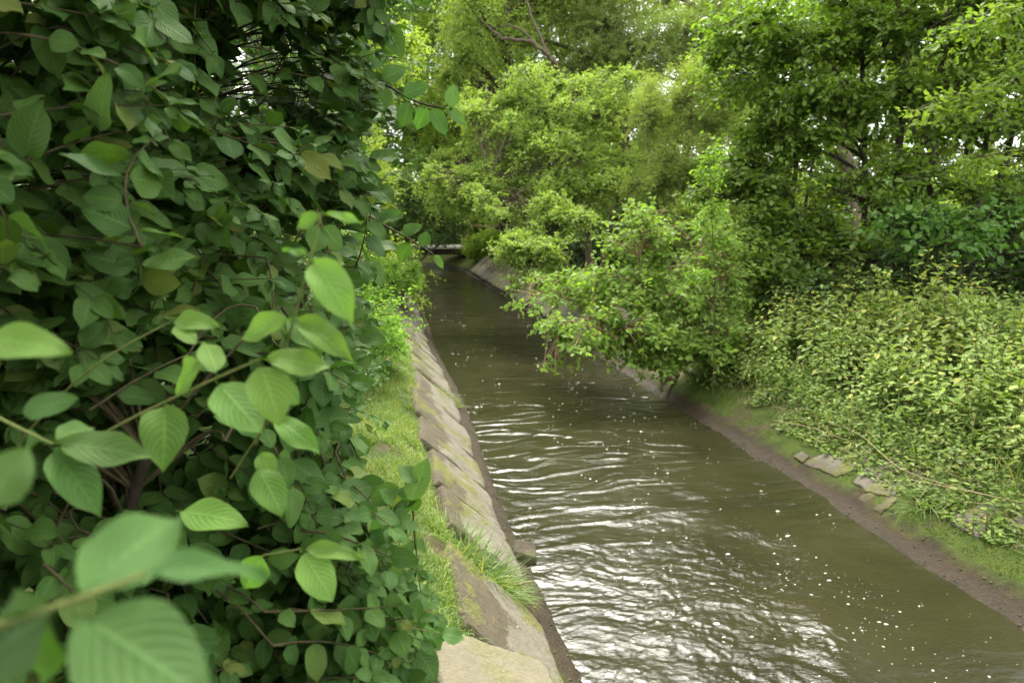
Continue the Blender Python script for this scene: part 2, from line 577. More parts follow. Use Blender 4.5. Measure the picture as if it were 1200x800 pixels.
def stone_mat(name, pale, grey, stain, mossy=0.5, z_stain=0.42, crack=0.5, moss_t=.56):
    m, ns, ls = newmat(name)
    out = ns.new('ShaderNodeOutputMaterial')
    geo = ns.new('ShaderNodeNewGeometry')
    oi = ns.new('ShaderNodeObjectInfo')
    ad = ns.new('ShaderNodeVectorMath'); ad.operation = 'ADD'
    ls.new(geo.outputs['Position'], ad.inputs[0])
    cb = ns.new('ShaderNodeCombineXYZ')
    ls.new(mth(ns, ls, 'MULTIPLY', oi.outputs['Random'], 9.0), cb.inputs[2])
    ls.new(cb.outputs[0], ad.inputs[1])
    def noise(sc, det=6.0, ro=.62):
        n = nd(ns, 'ShaderNodeTexNoise', Scale=float(sc), Detail=det, Roughness=ro)
        ls.new(ad.outputs[0], n.inputs['Vector'])
        return n.outputs[0]
    n1, n2, n3, n4 = noise(3.0), noise(11), noise(70, 4), noise(1.6, 7, .7)
    base = ramp(ns, [(0.35, grey), (0.62, pale)]); ls.new(n2, base.inputs[0])
    col = mixc(ns, ls, 0.6, base.outputs[0], mixc(ns, ls, n3, tuple(q * .45 for q in pale), tuple(q * 1.3 for q in pale)))
    sp = ns.new('ShaderNodeSeparateXYZ'); ls.new(geo.outputs['Position'], sp.inputs[0])
    zz = mth(ns, ls, 'MULTIPLY_ADD', mth(ns, ls, 'SUBTRACT', n4, .5), 0.75, mth(ns, ls, 'SUBTRACT', sp.outputs[2], z_stain))
    fs = ramp(ns, [(0.0, (0, 0, 0)), (0.035, (1, 1, 1))]); ls.new(zz, fs.inputs[0])
    stc = ramp(ns, [(0.35, tuple(q * .55 for q in stain)), (0.65, stain)]); ls.new(noise(24), stc.inputs[0])
    col = mixc(ns, ls, mth(ns, ls, 'MULTIPLY', fs.outputs[0], 0.72), col, stc.outputs[0])
    mo = ramp(ns, [(moss_t, (0, 0, 0)), (moss_t + .08, (1, 1, 1))]); ls.new(n1, mo.inputs[0])
    moc = ramp(ns, [(0.35, (0.05, 0.065, 0.012)), (0.65, (0.14, 0.135, 0.03))]); ls.new(n3, moc.inputs[0])
    col = mixc(ns, ls, mth(ns, ls, 'MULTIPLY', mo.outputs[0], mossy), col, moc.outputs[0])
    vo = nd(ns, 'ShaderNodeTexVoronoi', Scale=2.3, feature='DISTANCE_TO_EDGE')
    wv = ns.new('ShaderNodeVectorMath'); wv.operation = 'MULTIPLY_ADD'
    nv = nd(ns, 'ShaderNodeTexNoise', Scale=5.0, Detail=5.0)
    ls.new(ad.outputs[0], nv.inputs['Vector'])
    ls.new(nv.outputs['Color'], wv.inputs[0]); wv.inputs[1].default_value = (.3, .3, .3); ls.new(ad.outputs[0], wv.inputs[2])
    ls.new(wv.outputs[0], vo.inputs['Vector'])
    ck = ramp(ns, [(0.0, (1, 1, 1)), (0.008, (0, 0, 0))]); ls.new(vo.outputs[0], ck.inputs[0])
    col = mixc(ns, ls, mth(ns, ls, 'MULTIPLY', ck.outputs[0], crack), col, (0.035, 0.028, 0.018))
    wz = ramp(ns, [(0.10, (1, 1, 1)), (0.20, (0, 0, 0))])
    ls.new(mth(ns, ls, 'MULTIPLY_ADD', n2, 0.12, mth(ns, ls, 'SUBTRACT', sp.outputs[2], .05)), wz.inputs[0])
    col = mixc(ns, ls, wz.outputs[0], col, (0.040, 0.031, 0.018))
    bs = nd(ns, 'ShaderNodeBsdfPrincipled', Roughness=0.82)
    bs.inputs['Specular IOR Level'].default_value = 0.25
    ls.new(col, bs.inputs['Base Color'])
    bp = nd(ns, 'ShaderNodeBump', Strength=0.9, Distance=0.02)
    ls.new(mth(ns, ls, 'MULTIPLY_ADD', n3, .5, n2), bp.inputs['Height'])
    ls.new(bp.outputs[0], bs.inputs['Normal'])
    ls.new(bs.outputs[0], out.inputs[0])
    return m


def water_mat():
    m, ns, ls = newmat('muddy_water')
    out = ns.new('ShaderNodeOutputMaterial')
    geo = ns.new('ShaderNodeNewGeometry')
    mp = nd(ns, 'ShaderNodeMapping'); mp.inputs['Scale'].default_value = (1.0, 1.6, 1.0)
    ls.new(geo.outputs['Position'], mp.inputs[0])
    n1 = nd(ns, 'ShaderNodeTexNoise', Scale=1.3, Detail=4.0); ls.new(geo.outputs['Position'], n1.inputs['Vector'])
    n2 = nd(ns, 'ShaderNodeTexNoise', Scale=34.0, Detail=5.0, Roughness=0.62, Distortion=0.8); ls.new(mp.outputs[0], n2.inputs['Vector'])
    col = ramp(ns, [(0.3, (0.0145, 0.014, 0.006)), (0.7, (0.024, 0.0225, 0.0098))]); ls.new(n1.outputs[0], col.inputs[0])
    bs = nd(ns, 'ShaderNodeBsdfPrincipled', Roughness=0.02, IOR=1.333)
    ls.new(col.outputs[0], bs.inputs['Base Color'])
    bp = nd(ns, 'ShaderNodeBump', Strength=0.28, Distance=0.012)
    ls.new(n2.outputs[0], bp.inputs['Height'])
    ls.new(bp.outputs[0], bs.inputs['Normal'])
    ls.new(bs.outputs[0], out.inputs[0])
    return m


def foam_mat():
    m, ns, ls = newmat('foam_fleck')
    out = ns.new('ShaderNodeOutputMaterial')
    nz = nd(ns, 'ShaderNodeTexNoise', Scale=120.0, Detail=3.0)
    geo = ns.new('ShaderNodeNewGeometry'); ls.new(geo.outputs['Position'], nz.inputs['Vector'])
    rp = ramp(ns, [(0.3, (0.20, 0.195, 0.15)), (0.7, (0.46, 0.45, 0.40))]); ls.new(nz.outputs[0], rp.inputs[0])
    bs = nd(ns, 'ShaderNodeBsdfPrincipled', Roughness=0.6)
    ls.new(rp.outputs[0], bs.inputs['Base Color'])
    ls.new(bs.outputs[0], out.inputs[0])
    return m


M['ground'] = ground_mat()
M['slab'] = stone_mat('bank_sandstone', (0.145, 0.132, 0.098), (0.078, 0.072, 0.055), (0.055, 0.041, 0.018), 0.9, 0.43, moss_t=.52)
M['slab_clean'] = stone_mat('clean_sandstone', (0.155, 0.138, 0.09), (0.095, 0.087, 0.06), (0.10, 0.08, 0.04), 0.4, 1.1, crack=0.0)
M['rock'] = stone_mat('mossy_bank_stone', (0.125, 0.112, 0.085), (0.075, 0.068, 0.05), (0.045, 0.036, 0.02), 0.95, 0.5, crack=0.3, moss_t=.47)
M['water'] = water_mat()
M['foam'] = foam_mat()

# ------------------------------------------------------------------ ground: one sheet out to the horizon
def spaced(parts):
    o = []
    for a, b, n in parts:
        o.append(np.linspace(a, b, n, endpoint=False))
    o.append(np.array([parts[-1][1]]))
    return np.concatenate(o)


gx = spaced([(-400, -60, 8), (-60, -8, 14), (-8, -1, 22), (-1, 1.7, 60), (1.7, 3.0, 8), (3.0, 6.0, 64), (6, 14, 26), (14, 60, 16), (60, 400, 8)])
gy = spaced([(-300, -20, 8), (-20, 1.5, 30), (1.5, 12, 170), (12, 34, 110), (34, 90, 24), (90, 600, 10)])
GX, GY = np.meshgrid(gx, gy, indexing='ij')
GZ = ground_z(GX, GY)
gr = quads_obj('ground', np.stack([GX, GY, GZ], -1).reshape(-1, 3), grid_faces(len(gx), len(gy)), M['ground'], smooth=True)
tag(gr, 'brown soil and mud banks of the canal', 'ground', kind='structure')


# ------------------------------------------------------------------ water
def ripple(x, y):
    x, y = np.asarray(x, float), np.asarray(y, float)
    wx = x + 0.35 * (fbm(x * 1.5, y * 1.1, 31, 2) - .5)
    wy = y + 0.5 * (fbm(x * 1.2, y * 1.2, 41, 2) - .5)
    chop = sstep(5.8, 4.2, y) * .46 * sstep(3.5, 2.4, x + .25 * (y - 3)) * sstep(0.50, 0.68, fbm(x * 0.9 + 3, y * 0.55, 51, 3) + 0.30 * np.exp(-((x - 1.8) / .75) ** 2 - ((y - 3.9) / 1.5) ** 2) + .05)
    patch = sstep(.38, .62, fbm(x * 2.3 + 7, y * 1.5, 57, 3))
    ca, sa = math.cos(.42), math.sin(.42)
    rx, ry = wx * ca - wy * sa, wx * sa + wy * ca
    z = 0.026 * (fbm(wx * 1.6, wy * 2.0, 61, 2) - .5)
    z = z + (0.008 + 0.013 * chop) * (fbm(rx * 3.6, ry * 8, 71, 3) - .5)
    z = z + (0.0018 + 0.008 * chop * (.35 + .65 * patch)) * (1 - np.abs(2 * fbm(rx * 8, ry * 17, 81, 2) - 1))
    cb, sb = math.cos(-.75), math.sin(-.75)
    qx, qy = wx * cb - wy * sb, wx * sb + wy * cb
    z = z + (0.0012 + 0.010 * chop * (1.1 - .7 * patch)) * (1 - np.abs(2 * fbm(qx * 9, qy * 15, 95, 2) - 1))
    z = z + 0.0065 * chop * (.25 + .75 * patch) * (1 - np.abs(2 * fbm(rx * 26, ry * 34, 91, 2) - 1))
    rid = 1 - np.abs(2 * fbm(wx * 1.7, wy * 5.5, 101, 2) - 1)
    z = z + 0.030 * np.clip(rid - .70, 0, 1) * sstep(3.6, 5.0, y) * sstep(13, 8, y)
    # a standing wave thrown off the left bank
    q = (x - 2.55) * 0.80 - (y - 3.15) * 0.45
    z = z + 0.035 * np.exp(-(q / .17) ** 2) * np.exp(-((x - 2.5) / .9) ** 2 - ((y - 3.2) / .9) ** 2)
    return z * np.interp(y, [0, 8, 16, 40], [1, 1, 0.8, 0.5])


wx_ = np.linspace(0.6, 4.4, 400)
wy_ = np.exp(np.linspace(math.log(1.4), math.log(44), 1350))
WX, WY = np.meshgrid(wx_, wy_, indexing='ij')
WX = WX + bend(WY)
wob = quads_obj('water', np.stack([WX, WY, ripple(WX, WY)], -1).reshape(-1, 3), grid_faces(400, 1350), M['water'], smooth=True)
tag(wob, 'brown green canal water with ripples', 'water', kind='structure')

# foam flecks drifting on the water
def foam():
    m = 330
    cy = np.exp(rng.uniform(math.log(2.6), math.log(17), m))
    cx = rng.uniform(1.08, 3.72, m)
    den = fbm(cx * 1.6, cy * .8, 133, 3) + .12 * sstep(2.0, 3.2, cx) + .08 * sstep(4.5, 8, cy)
    keep = den > rng.uniform(.35, .66, m)
    cx, cy = cx[keep], cy[keep]
    k = rng.integers(1, 9, len(cx))
    cx, cy = np.repeat(cx, k), np.repeat(cy, k)
    x = cx + rng.normal(0, .05, len(cx)) * (1 + .05 * cy)
    y = cy + rng.normal(0, .11, len(cx)) * (1 + .12 * cy)
    ok = (x > 1.04) & (x < x_right(y) - .02) & (y > 2.4)
    x, y = x[ok], y[ok]
    n = len(x)
    r = 0.002 + 0.0085 * rng.random(n) ** 4 + 0.012 * (rng.random(n) > .985)
    r *= 0.8 + 0.045 * y
    S8 = 9
    ang = np.arange(S8) * 2 * np.pi / S8
    rad = r[:, None] * rng.uniform(0.55, 1.25, (n, S8))
    st = rng.uniform(0.9, 1.9, n)
    th = rng.normal(0, .5, n)
    lx, ly = rad * np.cos(ang) * st[:, None], rad * np.sin(ang)
    px = x[:, None] + lx * np.cos(th)[:, None] - ly * np.sin(th)[:, None]
    py = y[:, None] + lx * np.sin(th)[:, None] + ly * np.cos(th)[:, None]
    pz = ripple(px, py) + 0.0008
    ring = np.stack([px, py, pz], -1)
    top = np.stack([x + (px.mean(1) - x), y, ripple(x, y) + 0.003 + r * .25], -1)
    V = np.concatenate([ring, top[:, None]], 1).reshape(-1, 3)
    o = np.arange(n)[:, None] * (S8 + 1)
    i = np.arange(S8)
    F = np.stack([o + i, o + (i + 1) % S8, np.broadcast_to(o + S8, (n, S8))], -1).reshape(-1, 3)
    fo = quads_obj('foam', V, F, M['foam'], smooth=True)
    tag(fo, 'white foam flecks drifting on the brown water', 'foam', kind='stuff')


foam()


# ------------------------------------------------------------------ stone slabs
def slab(name, label, corners, mat, group=None, irr=1.0, thick=0.13, rough=0.016, seed=0, rise=0.046, cat='stone slab', res=28):
    """corners: four (x, y, z), going round; the slab lies on that quad."""
    C = np.asarray(corners, float)
    u = np.linspace(0, 1, res)
    u = .35 * u + .65 * (.5 - .5 * np.cos(np.pi * u))
    Ug, Vg = np.meshgrid(u, u, indexing='ij')
    r = np.random.default_rng(seed)
    base = ((1 - Ug) * (1 - Vg))[..., None] * C[0] + (Ug * (1 - Vg))[..., None] * C[1] + (Ug * Vg)[..., None] * C[2] + ((1 - Ug) * Vg)[..., None] * C[3]
    nn = np.cross(C[1] - C[0], C[3] - C[0]); nn /= np.linalg.norm(nn)
    if nn[2] < 0: nn = -nn
    cen = C.mean(0)
    e = np.minimum(np.minimum(Ug, 1 - Ug), np.minimum(Vg, 1 - Vg))
    edge = np.clip(e / 0.022, 0, 1)
    ang = np.arctan2(Vg - .5, Ug - .5)
    wob = 1 + irr * (0.10 * (vnoise(np.cos(ang) * 1.6 + seed * 7, np.sin(ang) * 1.6 + seed, seed) - .5) + 0.06 * (vnoise(np.cos(ang) * 4, np.sin(ang) * 4, seed + 3) - .5) + .05 * (vnoise(np.cos(ang) * 15 + 5, np.sin(ang) * 15, seed + 5) - .5)) - 0.02 * (np.maximum(np.abs(Ug - .5), np.abs(Vg - .5)) > .45) * (np.minimum(np.abs(Ug - .5), np.abs(Vg - .5)) > .4)
    base = cen + (base - cen) * wob[..., None]
    h = rise + rough * 3 * (fbm(base[..., 0] * 4 + seed, base[..., 1] * 4, seed, 4) - .5) * 1.2 - thick * (1 - np.sqrt(1 - (1 - edge) ** 2)) * .3
    top = base + nn * h[..., None]
    V = top.reshape(-1, 3)
    F = grid_faces(res, res)
    i = np.arange(res * res).reshape(res, res)
    rim = np.concatenate([i[:-1, 0], i[-1, :-1], i[:0:-1, -1], i[0, :0:-1]])
    low = V[rim] - nn * thick
    n0 = len(V)
    k = np.arange(len(rim))
    F2 = np.stack([rim, n0 + k, n0 + (k + 1) % len(rim), np.roll(rim, -1)], -1)
    V = np.concatenate([V, low])
    loc = cen
    ob = quads_obj(name, V, np.concatenate([F, F2]), mat, smooth=True, loc=loc)
    return tag(ob, label, cat, group, 'thing')


def on_slope(s, y):
    """Point of the left revetment: s runs 0 at the waterline up to 0.9 at the turf."""
    x = float(x_left(y)) - s
    return (x, y, float(np.interp(s, [0, 0.16, 0.72, 0.95], [0.0, 0.10, 0.62, 0.74])))


def left_slab(label, y0, y1, s0, s1, seed, mat='slab', group='stone slabs along the left bank', skew=0.05, **kw):
    r = np.random.default_rng(seed + 50)
    j = lambda a: a + r.normal(0, .009)
    kw.setdefault('irr', .45)
    c = [on_slope(j(s0), j(y0)), on_slope(j(s1), j(y0 + skew)), on_slope(j(s1), j(y1 + skew)), on_slope(j(s0), j(y1))]
    return slab('stone_slab', label, c, M[mat], group, seed=seed, **kw)


# nearest: a broad flat pale slab, then a cracked, stained one
slab('stone_slab', 'broad flat pale slab beside the lowest dogwood leaves at the bottom edge', [(0.16, 2.05, .76), (0.66, 2.05, .60), (0.60, 2.50, .62), (0.15, 2.62, .76)], M['slab_clean'], 'stone slabs along the left bank', seed=3, rise=.03, rough=.008)
left_slab('sloping slab with a dark brown stain, just beyond the broad flat pale slab', 2.66, 3.52, .20, .70, 4, skew=.16)
left_slab('narrow pale broken piece wedged low between mud and the brown stained slab', 2.05, 2.62, .16, .36, 5, 'slab_clean', rise=.015)
left_slab('grey slab half buried under the overhanging grass tuft', 3.95, 4.62, .17, .62, 6)
labs = ['pale worn slab with a rounded corner just past the grass tuft', 'pale slab between two dark open joints, mossy at its top', 'long slab with brown moss over its upper half, next past the joints']
yy = 4.66
for i, (L_, s0, s1) in enumerate([(0.82, .16, .64), (0.80, .16, .70), (1.0, .17, .72)]):
    left_slab(labs[i], yy, yy + L_ - .055, s0, s1, 10 + i)
    yy += L_
for i in range(15):
    L_ = rng.uniform(.8, 1.25)
    left_slab('weathered pale and brown slab in the long run of sloping slabs up the left bank', yy, yy + L_ - rng.uniform(.05, .10), .17 + rng.uniform(-.02, .04), .70 + rng.uniform(-.08, .05), 30 + i,
              group='far slabs along the left bank', res=12)
    yy += L_


def on_bank(px, py):
    z = .35
    for _ in range(30):
        p = on(px, py, z)
        z = .5 * z + .5 * float(ground_z(p[0], p[1]))
    return p


def right_rock(px, py, z, sx, sy, label, seed, group='stones in the right bank', mat='rock', th=.08):
    p = on_bank(px, py)
    r = np.random.default_rng(seed)
    c = []
    for a, b in ((-1, -1), (1, -1), (1, 1), (-1, 1)):
        x, y = p[0] + a * sx * r.uniform(.6, 1.1), p[1] + b * sy * r.uniform(.6, 1.1)
        c.append((x, y, float(ground_z(x, y)) - .006))
    return slab('bank_stone', label, c, M[mat], group, seed=seed, rise=.012, thick=th, cat='stone', res=20, irr=1.8, rough=.018)


right_rock(985, 540, .33, .20, .26, 'long pale stone showing through moss below the nettles', 60)
right_rock(1042, 560, .36, .20, .22, 'grey flat stone in the mossy slope beside the long pale stone', 61)
right_rock(1030, 586, .22, .10, .15, 'small pale stone low on the mud edge of the right bank', 62)
right_rock(940, 535, .27, .06, .08, 'small buff stone at the edge of the bright weeds', 63)
right_rock(1158, 604, .40, .18, .16, 'grey stone in dark green moss under the nettle stems', 64)
right_rock(1198, 617, .40, .08, .10, 'reddish grey stone at the right end of the mossy slope', 65)
right_rock(775, 430, .25, .20, .3, 'broad tilted slab in the shade under the overhanging shrub', 66)
right_rock(800, 440, .30, .14, .2, 'smaller dark stone beside the broad tilted slab under the overhanging shrub', 67)
# the revetment of the far right bank
y0 = 11.0
for i in range(13):
    L_ = rng.uniform(1.0, 1.5)
    c = []
    for (dr, y) in ((.05, y0), (.75, y0), (.75, y0 + L_ - .05), (.05, y0 + L_ - .05)):
        x = float(x_right(y)) + dr + rng.normal(0, .03)
        c.append((x, y + rng.normal(0, .02), .06 + dr * .85))
    slab('stone_slab', 'brown sloping slab in the shaded revetment at the far right bank', c, M['slab'], 'slabs of the far right revetment', seed=80 + i, res=12)
    y0 += L_


# ------------------------------------------------------------------ plants: generic tree / shrub
def spray_leaves(lv, P, D, Ls, K, leaf, rs):
    """K leaves on each spray: P tips' start points (N,3), D directions, Ls lengths."""
    N = len(P)
    t = (np.arange(K) + .5) / K
    t = np.clip(t[None] + rng.normal(0, .06, (N, K)), 0.02, 1)
    sag = leaf.get('sag', .25)
    pos = P[:, None] + D[:, None] * (Ls[:, None] * t)[..., None]
    pos[..., 2] -= sag * Ls[:, None] * t ** 2
    side = nrm(np.cross(D, np.array([0, 0, 1.]) + rng.normal(0, .25, (N, 3))))
    sg = np.where(np.arange(K) % 2 == 0, 1, -1)[None, :, None]
    spread = leaf.get('spread', .9)
    ax = D[:, None] * .6 + side[:, None] * sg * spread + rng.normal(0, .35, (N, K, 3))
    ax[..., 2] -= leaf.get('droop', .3)
    nr = np.array(leaf.get('face', (0, 0, 1.)))[None, None] + rng.normal(0, leaf.get('tumble', .45), (N, K, 3))
    sz = leaf['L'] * rng.uniform(.65, 1.2, (N, K)) * (1 - .25 * t)
    rr = np.clip(.5 * rs[:, None] + .5 * rng.random((N, K)), 0, 1)
    lv.add(pos.reshape(-1, 3), ax.reshape(-1, 3), nr.reshape(-1, 3), sz.ravel(), (sz * leaf['W']).ravel(), rr.ravel(), leaf['T'])


def plant(name, label, cat, base, stems, lobes, leaf, mat, bark, group=None, trunk_part='trunk', twigs=0.5, holes=0.0, limb_r=.35, crown_part='crown', dens=3.5, merge=False):
    """stems: [(points..., r0, r1)], lobes: [(centre, (rx,ry,rz), sprays)]."""
    bz = float(ground_z(base[0], base[1])) - .05
    root = empty(name, (base[0], base[1], bz), label, cat, group)
    loc = np.array([base[0], base[1], bz])
    L = np.array([0, 0, 0.])
    stem_pts, stem_r = [], []
    br, lv = Tubes(), Leaves()
    for st in stems:
        pts = np.array(st[0], float)
        K = max(8, 5 * len(pts))
        tt = np.linspace(0, len(pts) - 1, K)
        poly = np.stack([np.interp(tt, np.arange(len(pts)), pts[:, i]) for i in range(3)], -1)
        for _ in range(3):
            poly[1:-1] = .25 * poly[:-2] + .5 * poly[1:-1] + .25 * poly[2:]
        poly[1:-1] += rng.normal(0, st[1] * .25, (K - 2, 3))
        rad = np.linspace(st[1], st[2], K)
        rad[0] *= 1.35
        if merge:                                  # thin plants: stems and twigs are one woody body
            br.add(poly - loc, rad, 9)
        else:
            t = Tubes(); t.add(poly - loc, rad, 9)
            t.build(trunk_part, bark, root)
        stem_pts.append(poly); stem_r.append(rad)
    AP, AR = np.concatenate(stem_pts), np.concatenate(stem_r)
    nb = 0
    more = []
    for lb in lobes:
        c_, r_ = np.array(lb[0], float), np.array(lb[1], float)
        more.append((c_, r_, lb[2] * .62) + tuple(lb[3:]))
        for _ in range(3):
            u_ = nrm(rng.normal(0, 1, 3) * np.array([1, 1, .8]))
            more.append((c_ + u_ * r_ * rng.uniform(.75, 1.2), r_ * rng.uniform(.28, .5), lb[2] * .13) + tuple(lb[3:]))
    for li, lb in enumerate(more):
        c, rad, n = np.array(lb[0], float), np.array(lb[1], float), int(lb[2] * dens)
        lf = dict(leaf, **(lb[3] if len(lb) > 3 else {}))
        d = np.linalg.norm(AP - c, axis=1) + 0.6 * np.maximum(0, AP[:, 2] - c[2] + .3 * np.linalg.norm((AP - c)[:, :2], axis=1))
        k = int(np.argmin(d))
        p0 = AP[k]
        mid = (p0 + c) / 2 + np.array([0, 0, .12 * np.linalg.norm(c - p0)]) + rng.normal(0, .06, 3) * np.linalg.norm(c - p0)
        end = c + rng.normal(0, .15, 3) * rad
        lim = bez(p0, mid, end, 7)
        br.add(lim - loc, np.linspace(min(AR[k], .8 * AR[k]), max(.006, AR[k] * limb_r * .3), 7), 6)
        nb += 1
        u = nrm(rng.normal(0, 1, (n, 3)))
        rr = rng.uniform(0.05, 1, n) ** (1 / 2.3)
        rr *= np.where(rng.random(n) < .07, rng.uniform(1.05, 1.35, n), 1.0)
        rr *= 0.80 + 0.65 * (vnoise(u[:, 0] * 2.3 + li * 5, u[:, 1] * 2.3 + u[:, 2] * 1.7, li + 200) - .35)
        P = c + u * rad * rr[:, None]
        if holes:
            P = P[fbm(P[:, 0] * 1.1 / rad.mean() * 1.6 + P[:, 1] * .4, P[:, 2] * 1.6 / rad.mean() + 9, 300 + li, 2) > holes]
            n = len(P); u = nrm((P - c) / rad)
        ok = P[:, 2] > np.maximum(ground_z(P[:, 0], P[:, 1]), 0) + lf.get('clear', .08)
        P, u = P[ok], u[ok]
        n = len(P)
        if not n:
            continue
        D = nrm(u * .9 + rng.normal(0, .5, (n, 3)) + np.array(lf.get('dir', (0, 0, .15))))
        Ls = lf['spray'] * rng.uniform(.6, 1.3, n)
        rs = np.clip(.5 + .9 * (vnoise(P[:, 0] * 1.4, P[:, 1] * 1.4 + P[:, 2] * 1.4, 77 + li) - .5) + rng.normal(0, .15, n), 0, 1)
        st_ = P - D * (Ls * .5)[:, None]
        spray_leaves(lv, st_ - loc, D, Ls, lf['K'], lf, rs)
        m = rng.random(n) < twigs / dens ** .7
        if m.any():
            ti = rng.integers(2, 7, int(m.sum()))
            s0 = lim[ti]
            e0 = st_[m]
            md = (s0 + e0) / 2 + np.array([0, 0, .1]) * np.linalg.norm(e0 - s0, axis=1, keepdims=True) + rng.normal(0, .07, e0.shape) * np.linalg.norm(e0 - s0, axis=1, keepdims=True)
            q = bez(s0, md, e0, 5)
            tipr = lf.get('twig_r', .004)
            br.add(q - loc, np.broadcast_to(np.linspace(tipr * 2.4, tipr * .8, 5), (len(q), 5)), 4)
            # the axis of the spray
            e1 = e0 + D[m] * Ls[m][:, None]
            e1[:, 2] -= lf.get('sag', .25) * Ls[m]
            q = bez(e0, (e0 + e1) / 2 + np.array([0, 0, .06]) * Ls[m][:, None], e1, 4)
            br.add(q - loc, np.broadcast_to(np.linspace(tipr * .8, tipr * .3, 4), (len(q), 4)), 3)
    br.build(trunk_part if merge else 'branches', bark, root)
    lv.build(crown_part, mat, root)
    return root


def lobes_px(lst, sc=1.0):
    """(px, py, depth, rx, ry(depth), rz, sprays)"""
    out = []
    for q in lst:
        o = (at(q[0], q[1], q[2]), (q[3], q[4], q[5]), q[6])
        out.append(o + (q[7],) if len(q) > 7 else o)
    return out


def gpt(x, y, dz=0.0):
    return (x, y, float(ground_z(x, y)) + dz)



# ------------------------------------------------------------------ the footbridge at the far end
def box(V, F, lo, hi, Mx=None):
    n = len(V)
    for x in (lo[0], hi[0]):
        for y in (lo[1], hi[1]):
            for z in (lo[2], hi[2]):
                V.append((x, y, z))
    for q in ((0, 1, 3, 2), (4, 6, 7, 5), (0, 4, 5, 1), (2, 3, 7, 6), (0, 2, 6, 4), (1, 5, 7, 3)):
        F.append(tuple(n + k for k in q))


def boxes_obj(name, bxs, mat, parent=None):
    V, F = [], []
    for lo, hi in bxs:
        box(V, F, lo, hi)
    ob = quads_obj(name, V, F, mat, parent=parent)
    bm = ob.modifiers.new('edge', 'BEVEL'); bm.width = 0.012; bm.segments = 2
    return ob


br_root = empty('footbridge', (2.3, 31.0, 0.8), 'low pale footbridge crossing the canal at its far end', 'bridge')
boxes_obj('deck', [((-2.6, -.7, .05), (2.9, .7, .16))], M['paint'], br_root)
boxes_obj('beam', [((-2.6, -.55, -.22), (2.9, -.35, .01)), ((-2.6, .35, -.22), (2.9, .55, .01))], M['bark_dark'], br_root)
for sy in (-.62, .62):
    boxes_obj('handrail', [((-2.6, sy - .035, .98), (2.9, sy + .035, 1.06))], M['bark_warm'], br_root)
    for k in range(5):
        x = -2.5 + k * 1.32
        boxes_obj('post', [((x - .04, sy - .03, .175), (x + .04, sy + .03, .975))], M['bark_warm'], br_root)

# ------------------------------------------------------------------ trees and shrubs beyond
LB = lobes_px
LEAF_S = dict(L=.062, W=.62, T=T_LOW, K=9, spray=.34, droop=.25)
LEAF_T = dict(L=.13, W=.7, T=T_LOW, K=8, spray=.75, droop=.35, twig_r=.008)

# 1 the big pale bush in the middle
b = at(690, 300, 16); bx, by = float(b[0]), float(b[1])
plant('spreading_bush', 'big pale green bush arching over the canal in the middle', 'bush', (bx, by),
      [([gpt(bx, by), at(690, 215, 16), at(640, 130, 15.8)], .10, .03), ([gpt(bx + .3, by + .2), at(720, 230, 16.2), at(735, 150, 16.5)], .08, .03),
       ([gpt(bx - .4, by - .1), at(640, 260, 15.4), at(575, 215, 14.8)], .08, .025), ([gpt(bx - .2, by - .4), at(650, 280, 14.6), at(600, 300, 13.6)], .06, .02)],
      LB([(640, 130, 15.6, 1.0, 1.0, .7, 330), (700, 135, 16.0, 1.1, 1.0, .7, 330), (590, 165, 15.3, 1.0, 1.0, .7, 320), (655, 185, 14.8, 1.1, .9, .8, 340), (740, 190, 16, .9, .9, .7, 240),
          (560, 215, 14.8, .7, .8, .7, 240), (610, 235, 14.0, .9, .8, .7, 300), (690, 230, 14.8, .8, .7, .6, 200), (545, 238, 14.8, .4, .5, .35, 80),
          (612, 292, 13.2, .6, .6, .42, 210), (635, 290, 12.8, .7, .6, .4, 220), (570, 130, 15.6, .8, .7, .55, 180), (620, 95, 15.8, .8, .8, .45, 190), (690, 100, 16, .9, .8, .45, 190), (520, 215, 14.8, .5, .6, .5, 120), (660, 260, 13.4, .7, .6, .45, 180), (650, 320, 12.6, .5, .5, .25, 110), (745, 240, 15.5, .5, .6, .4, 90), (620, 330, 12.6, .45, .5, .25, 110)]),
      dict(LEAF_S, K=10, L=.074), M['bush_pale'], M['bark'], holes=.42, dens=3.0)

